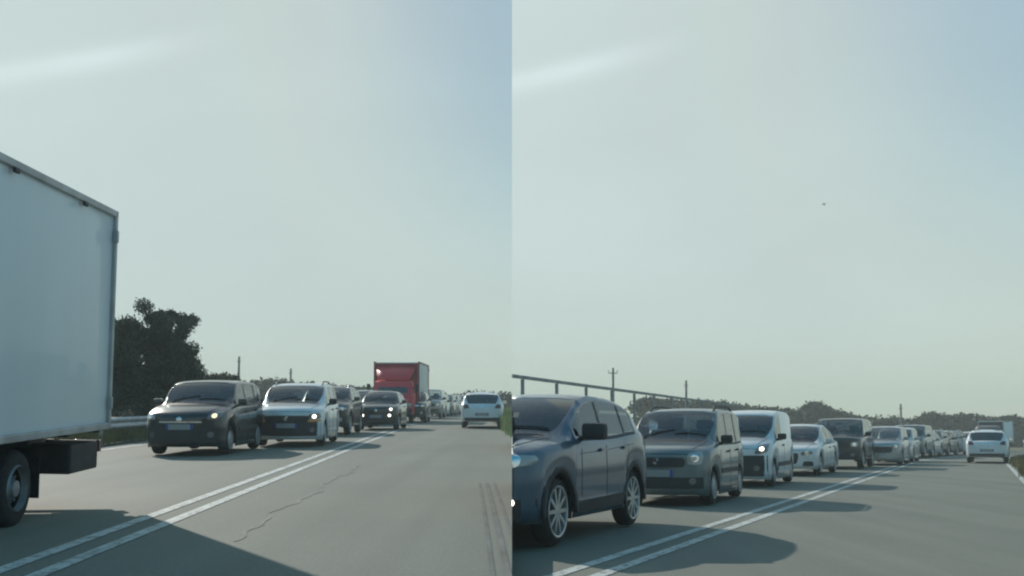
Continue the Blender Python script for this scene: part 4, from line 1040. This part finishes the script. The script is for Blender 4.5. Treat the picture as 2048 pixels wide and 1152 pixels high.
# ------------------------------------------------------------------ the far ends of both queues: copies of the cars above
def far(src, half, px, py, pm, label, turn=0, group=None, name=None):
    o = tree_copy(src, None, pm); o['label'] = label; o['group'] = group or (QL if half == 'L' else QR); o['category'] = src['category']
    p = at(half, px, py); s_ = p.length
    put(o, half, p, road_heading(half, s_) + turn, 4.0); return o
far(SUVROOT, 'L', 818, 846, DGR, 'dark car showing its lamp beside the grey side of the red truck')
far(OFFROOT, 'L', 852, 838, SIL, 'silver off-roader first in line after the red truck')
far(MPVROOT, 'L', 866, 834, WHT, 'pale white car second in line after the red truck')
far(GRYROOT, 'L', 881, 832, DGR, 'dark grey car third in line after the red truck')
far(MPVROOT, 'L', 893, 830, SIL2, 'silver car with lit lamp fourth in line after the red truck')
far(SUVROOT, 'L', 905, 828.5, GRY, 'grey crossover fifth in line after the red truck')
far(GRYROOT, 'L', 917, 827.5, DGN, 'dark car last in line, just left of the white hatchback')
far(GRYROOT, 'R', 1758, 931, SIL, 'silver car squeezed between the dark off-roader and the pale people carrier', rad(2))
far(OFFROOT, 'R', 1812, 917, GRY, 'grey off-roader right behind the pale people carrier', rad(-1))
far(SEDROOT, 'R', 1831, 915, SIL, 'silver saloon two behind the pale people carrier', rad(-1))
far(SUVROOT, 'R', 1849, 912.5, DGR, 'dark crossover three behind the pale people carrier', rad(-2))
far(MPVROOT, 'R', 1866, 911, DGN, 'dark car with lit lamp before the far white saloon', rad(-1))
far(SUVROOT, 'R', 1882, 910, GRY, 'grey crossover touching the far white saloon', rad(-1))
far(SEDROOT, 'R', 1908, 909, WHT2, 'far white saloon turned side on, just left of the white hatchback', rad(14))
far(SUVROOT, 'R', 1928, 906, DGR, 'dark car peeping out behind the far white saloon', rad(10))
ft = box_truck('box_truck', 'far white box truck with a dark front, behind the white hatchback near the edge line', QR, 1.9, 2.4, .8, 2.45, 1.5, 1.9, 2.1, WPAN, paint('truck_dark', (.05, .055, .058)), PLA, r=.36)
put_truck(ft, 'R', at('R', 1970, 904), HR + rad(18))
far(VANROOT, 'R', 2050, 901, WHT, 'white van at the far bend by the wood, beyond the grass verge', rad(50))

# ------------------------------------------------------------------ bird
bm = bmesh.new(); d = 60.0; bx_, bz_ = px_at(1655, d), skyz(404, d)
tube(bm, [(-.16, 0, .03), (-.06, 0, .01), (.06, 0, 0), (.17, 0, -.02), (.26, 0, -.03)], [.012, .04, .05, .035, .004], 8)
for sg in (1, -1):
    v = [bm.verts.new(p) for p in ((-.05, sg * .03, .02), (.08, sg * .03, .01), (.10, sg * .26, .09), (.16, sg * .46, .04), (.06, sg * .28, .10))]
    bm.faces.new((v[0], v[1], v[2], v[4])); bm.faces.new((v[4], v[2], v[3]))
b = bmo('bird', bm, mat('bird_plumage', (.09, .09, .09), .8)); b.location = (bx_, d, bz_); b.rotation_euler = (0, rad(20), rad(25)); b.scale = (.55, .55, .55); tag(b, 'tiny dark bird gliding alone in the open sky', 'bird')

# ------------------------------------------------------------------ air
bm = bmesh.new(); box(bm, (0, 365, 6), (860, 900, 36)); hz = bmo('haze', bm, None); hz['kind'] = 'stuff'
hm = bpy.data.materials.new('haze_air'); hm.use_nodes = True; n = hm.node_tree.nodes; n.clear()
v = n.new('ShaderNodeVolumePrincipled'); v.inputs['Color'].default_value = (.90, .95, .90, 1); v.inputs['Density'].default_value = .0016; v.inputs['Anisotropy'].default_value = 0.0
o = n.new('ShaderNodeOutputMaterial'); hm.node_tree.links.new(v.outputs[0], o.inputs['Volume']); hz.data.materials.append(hm)
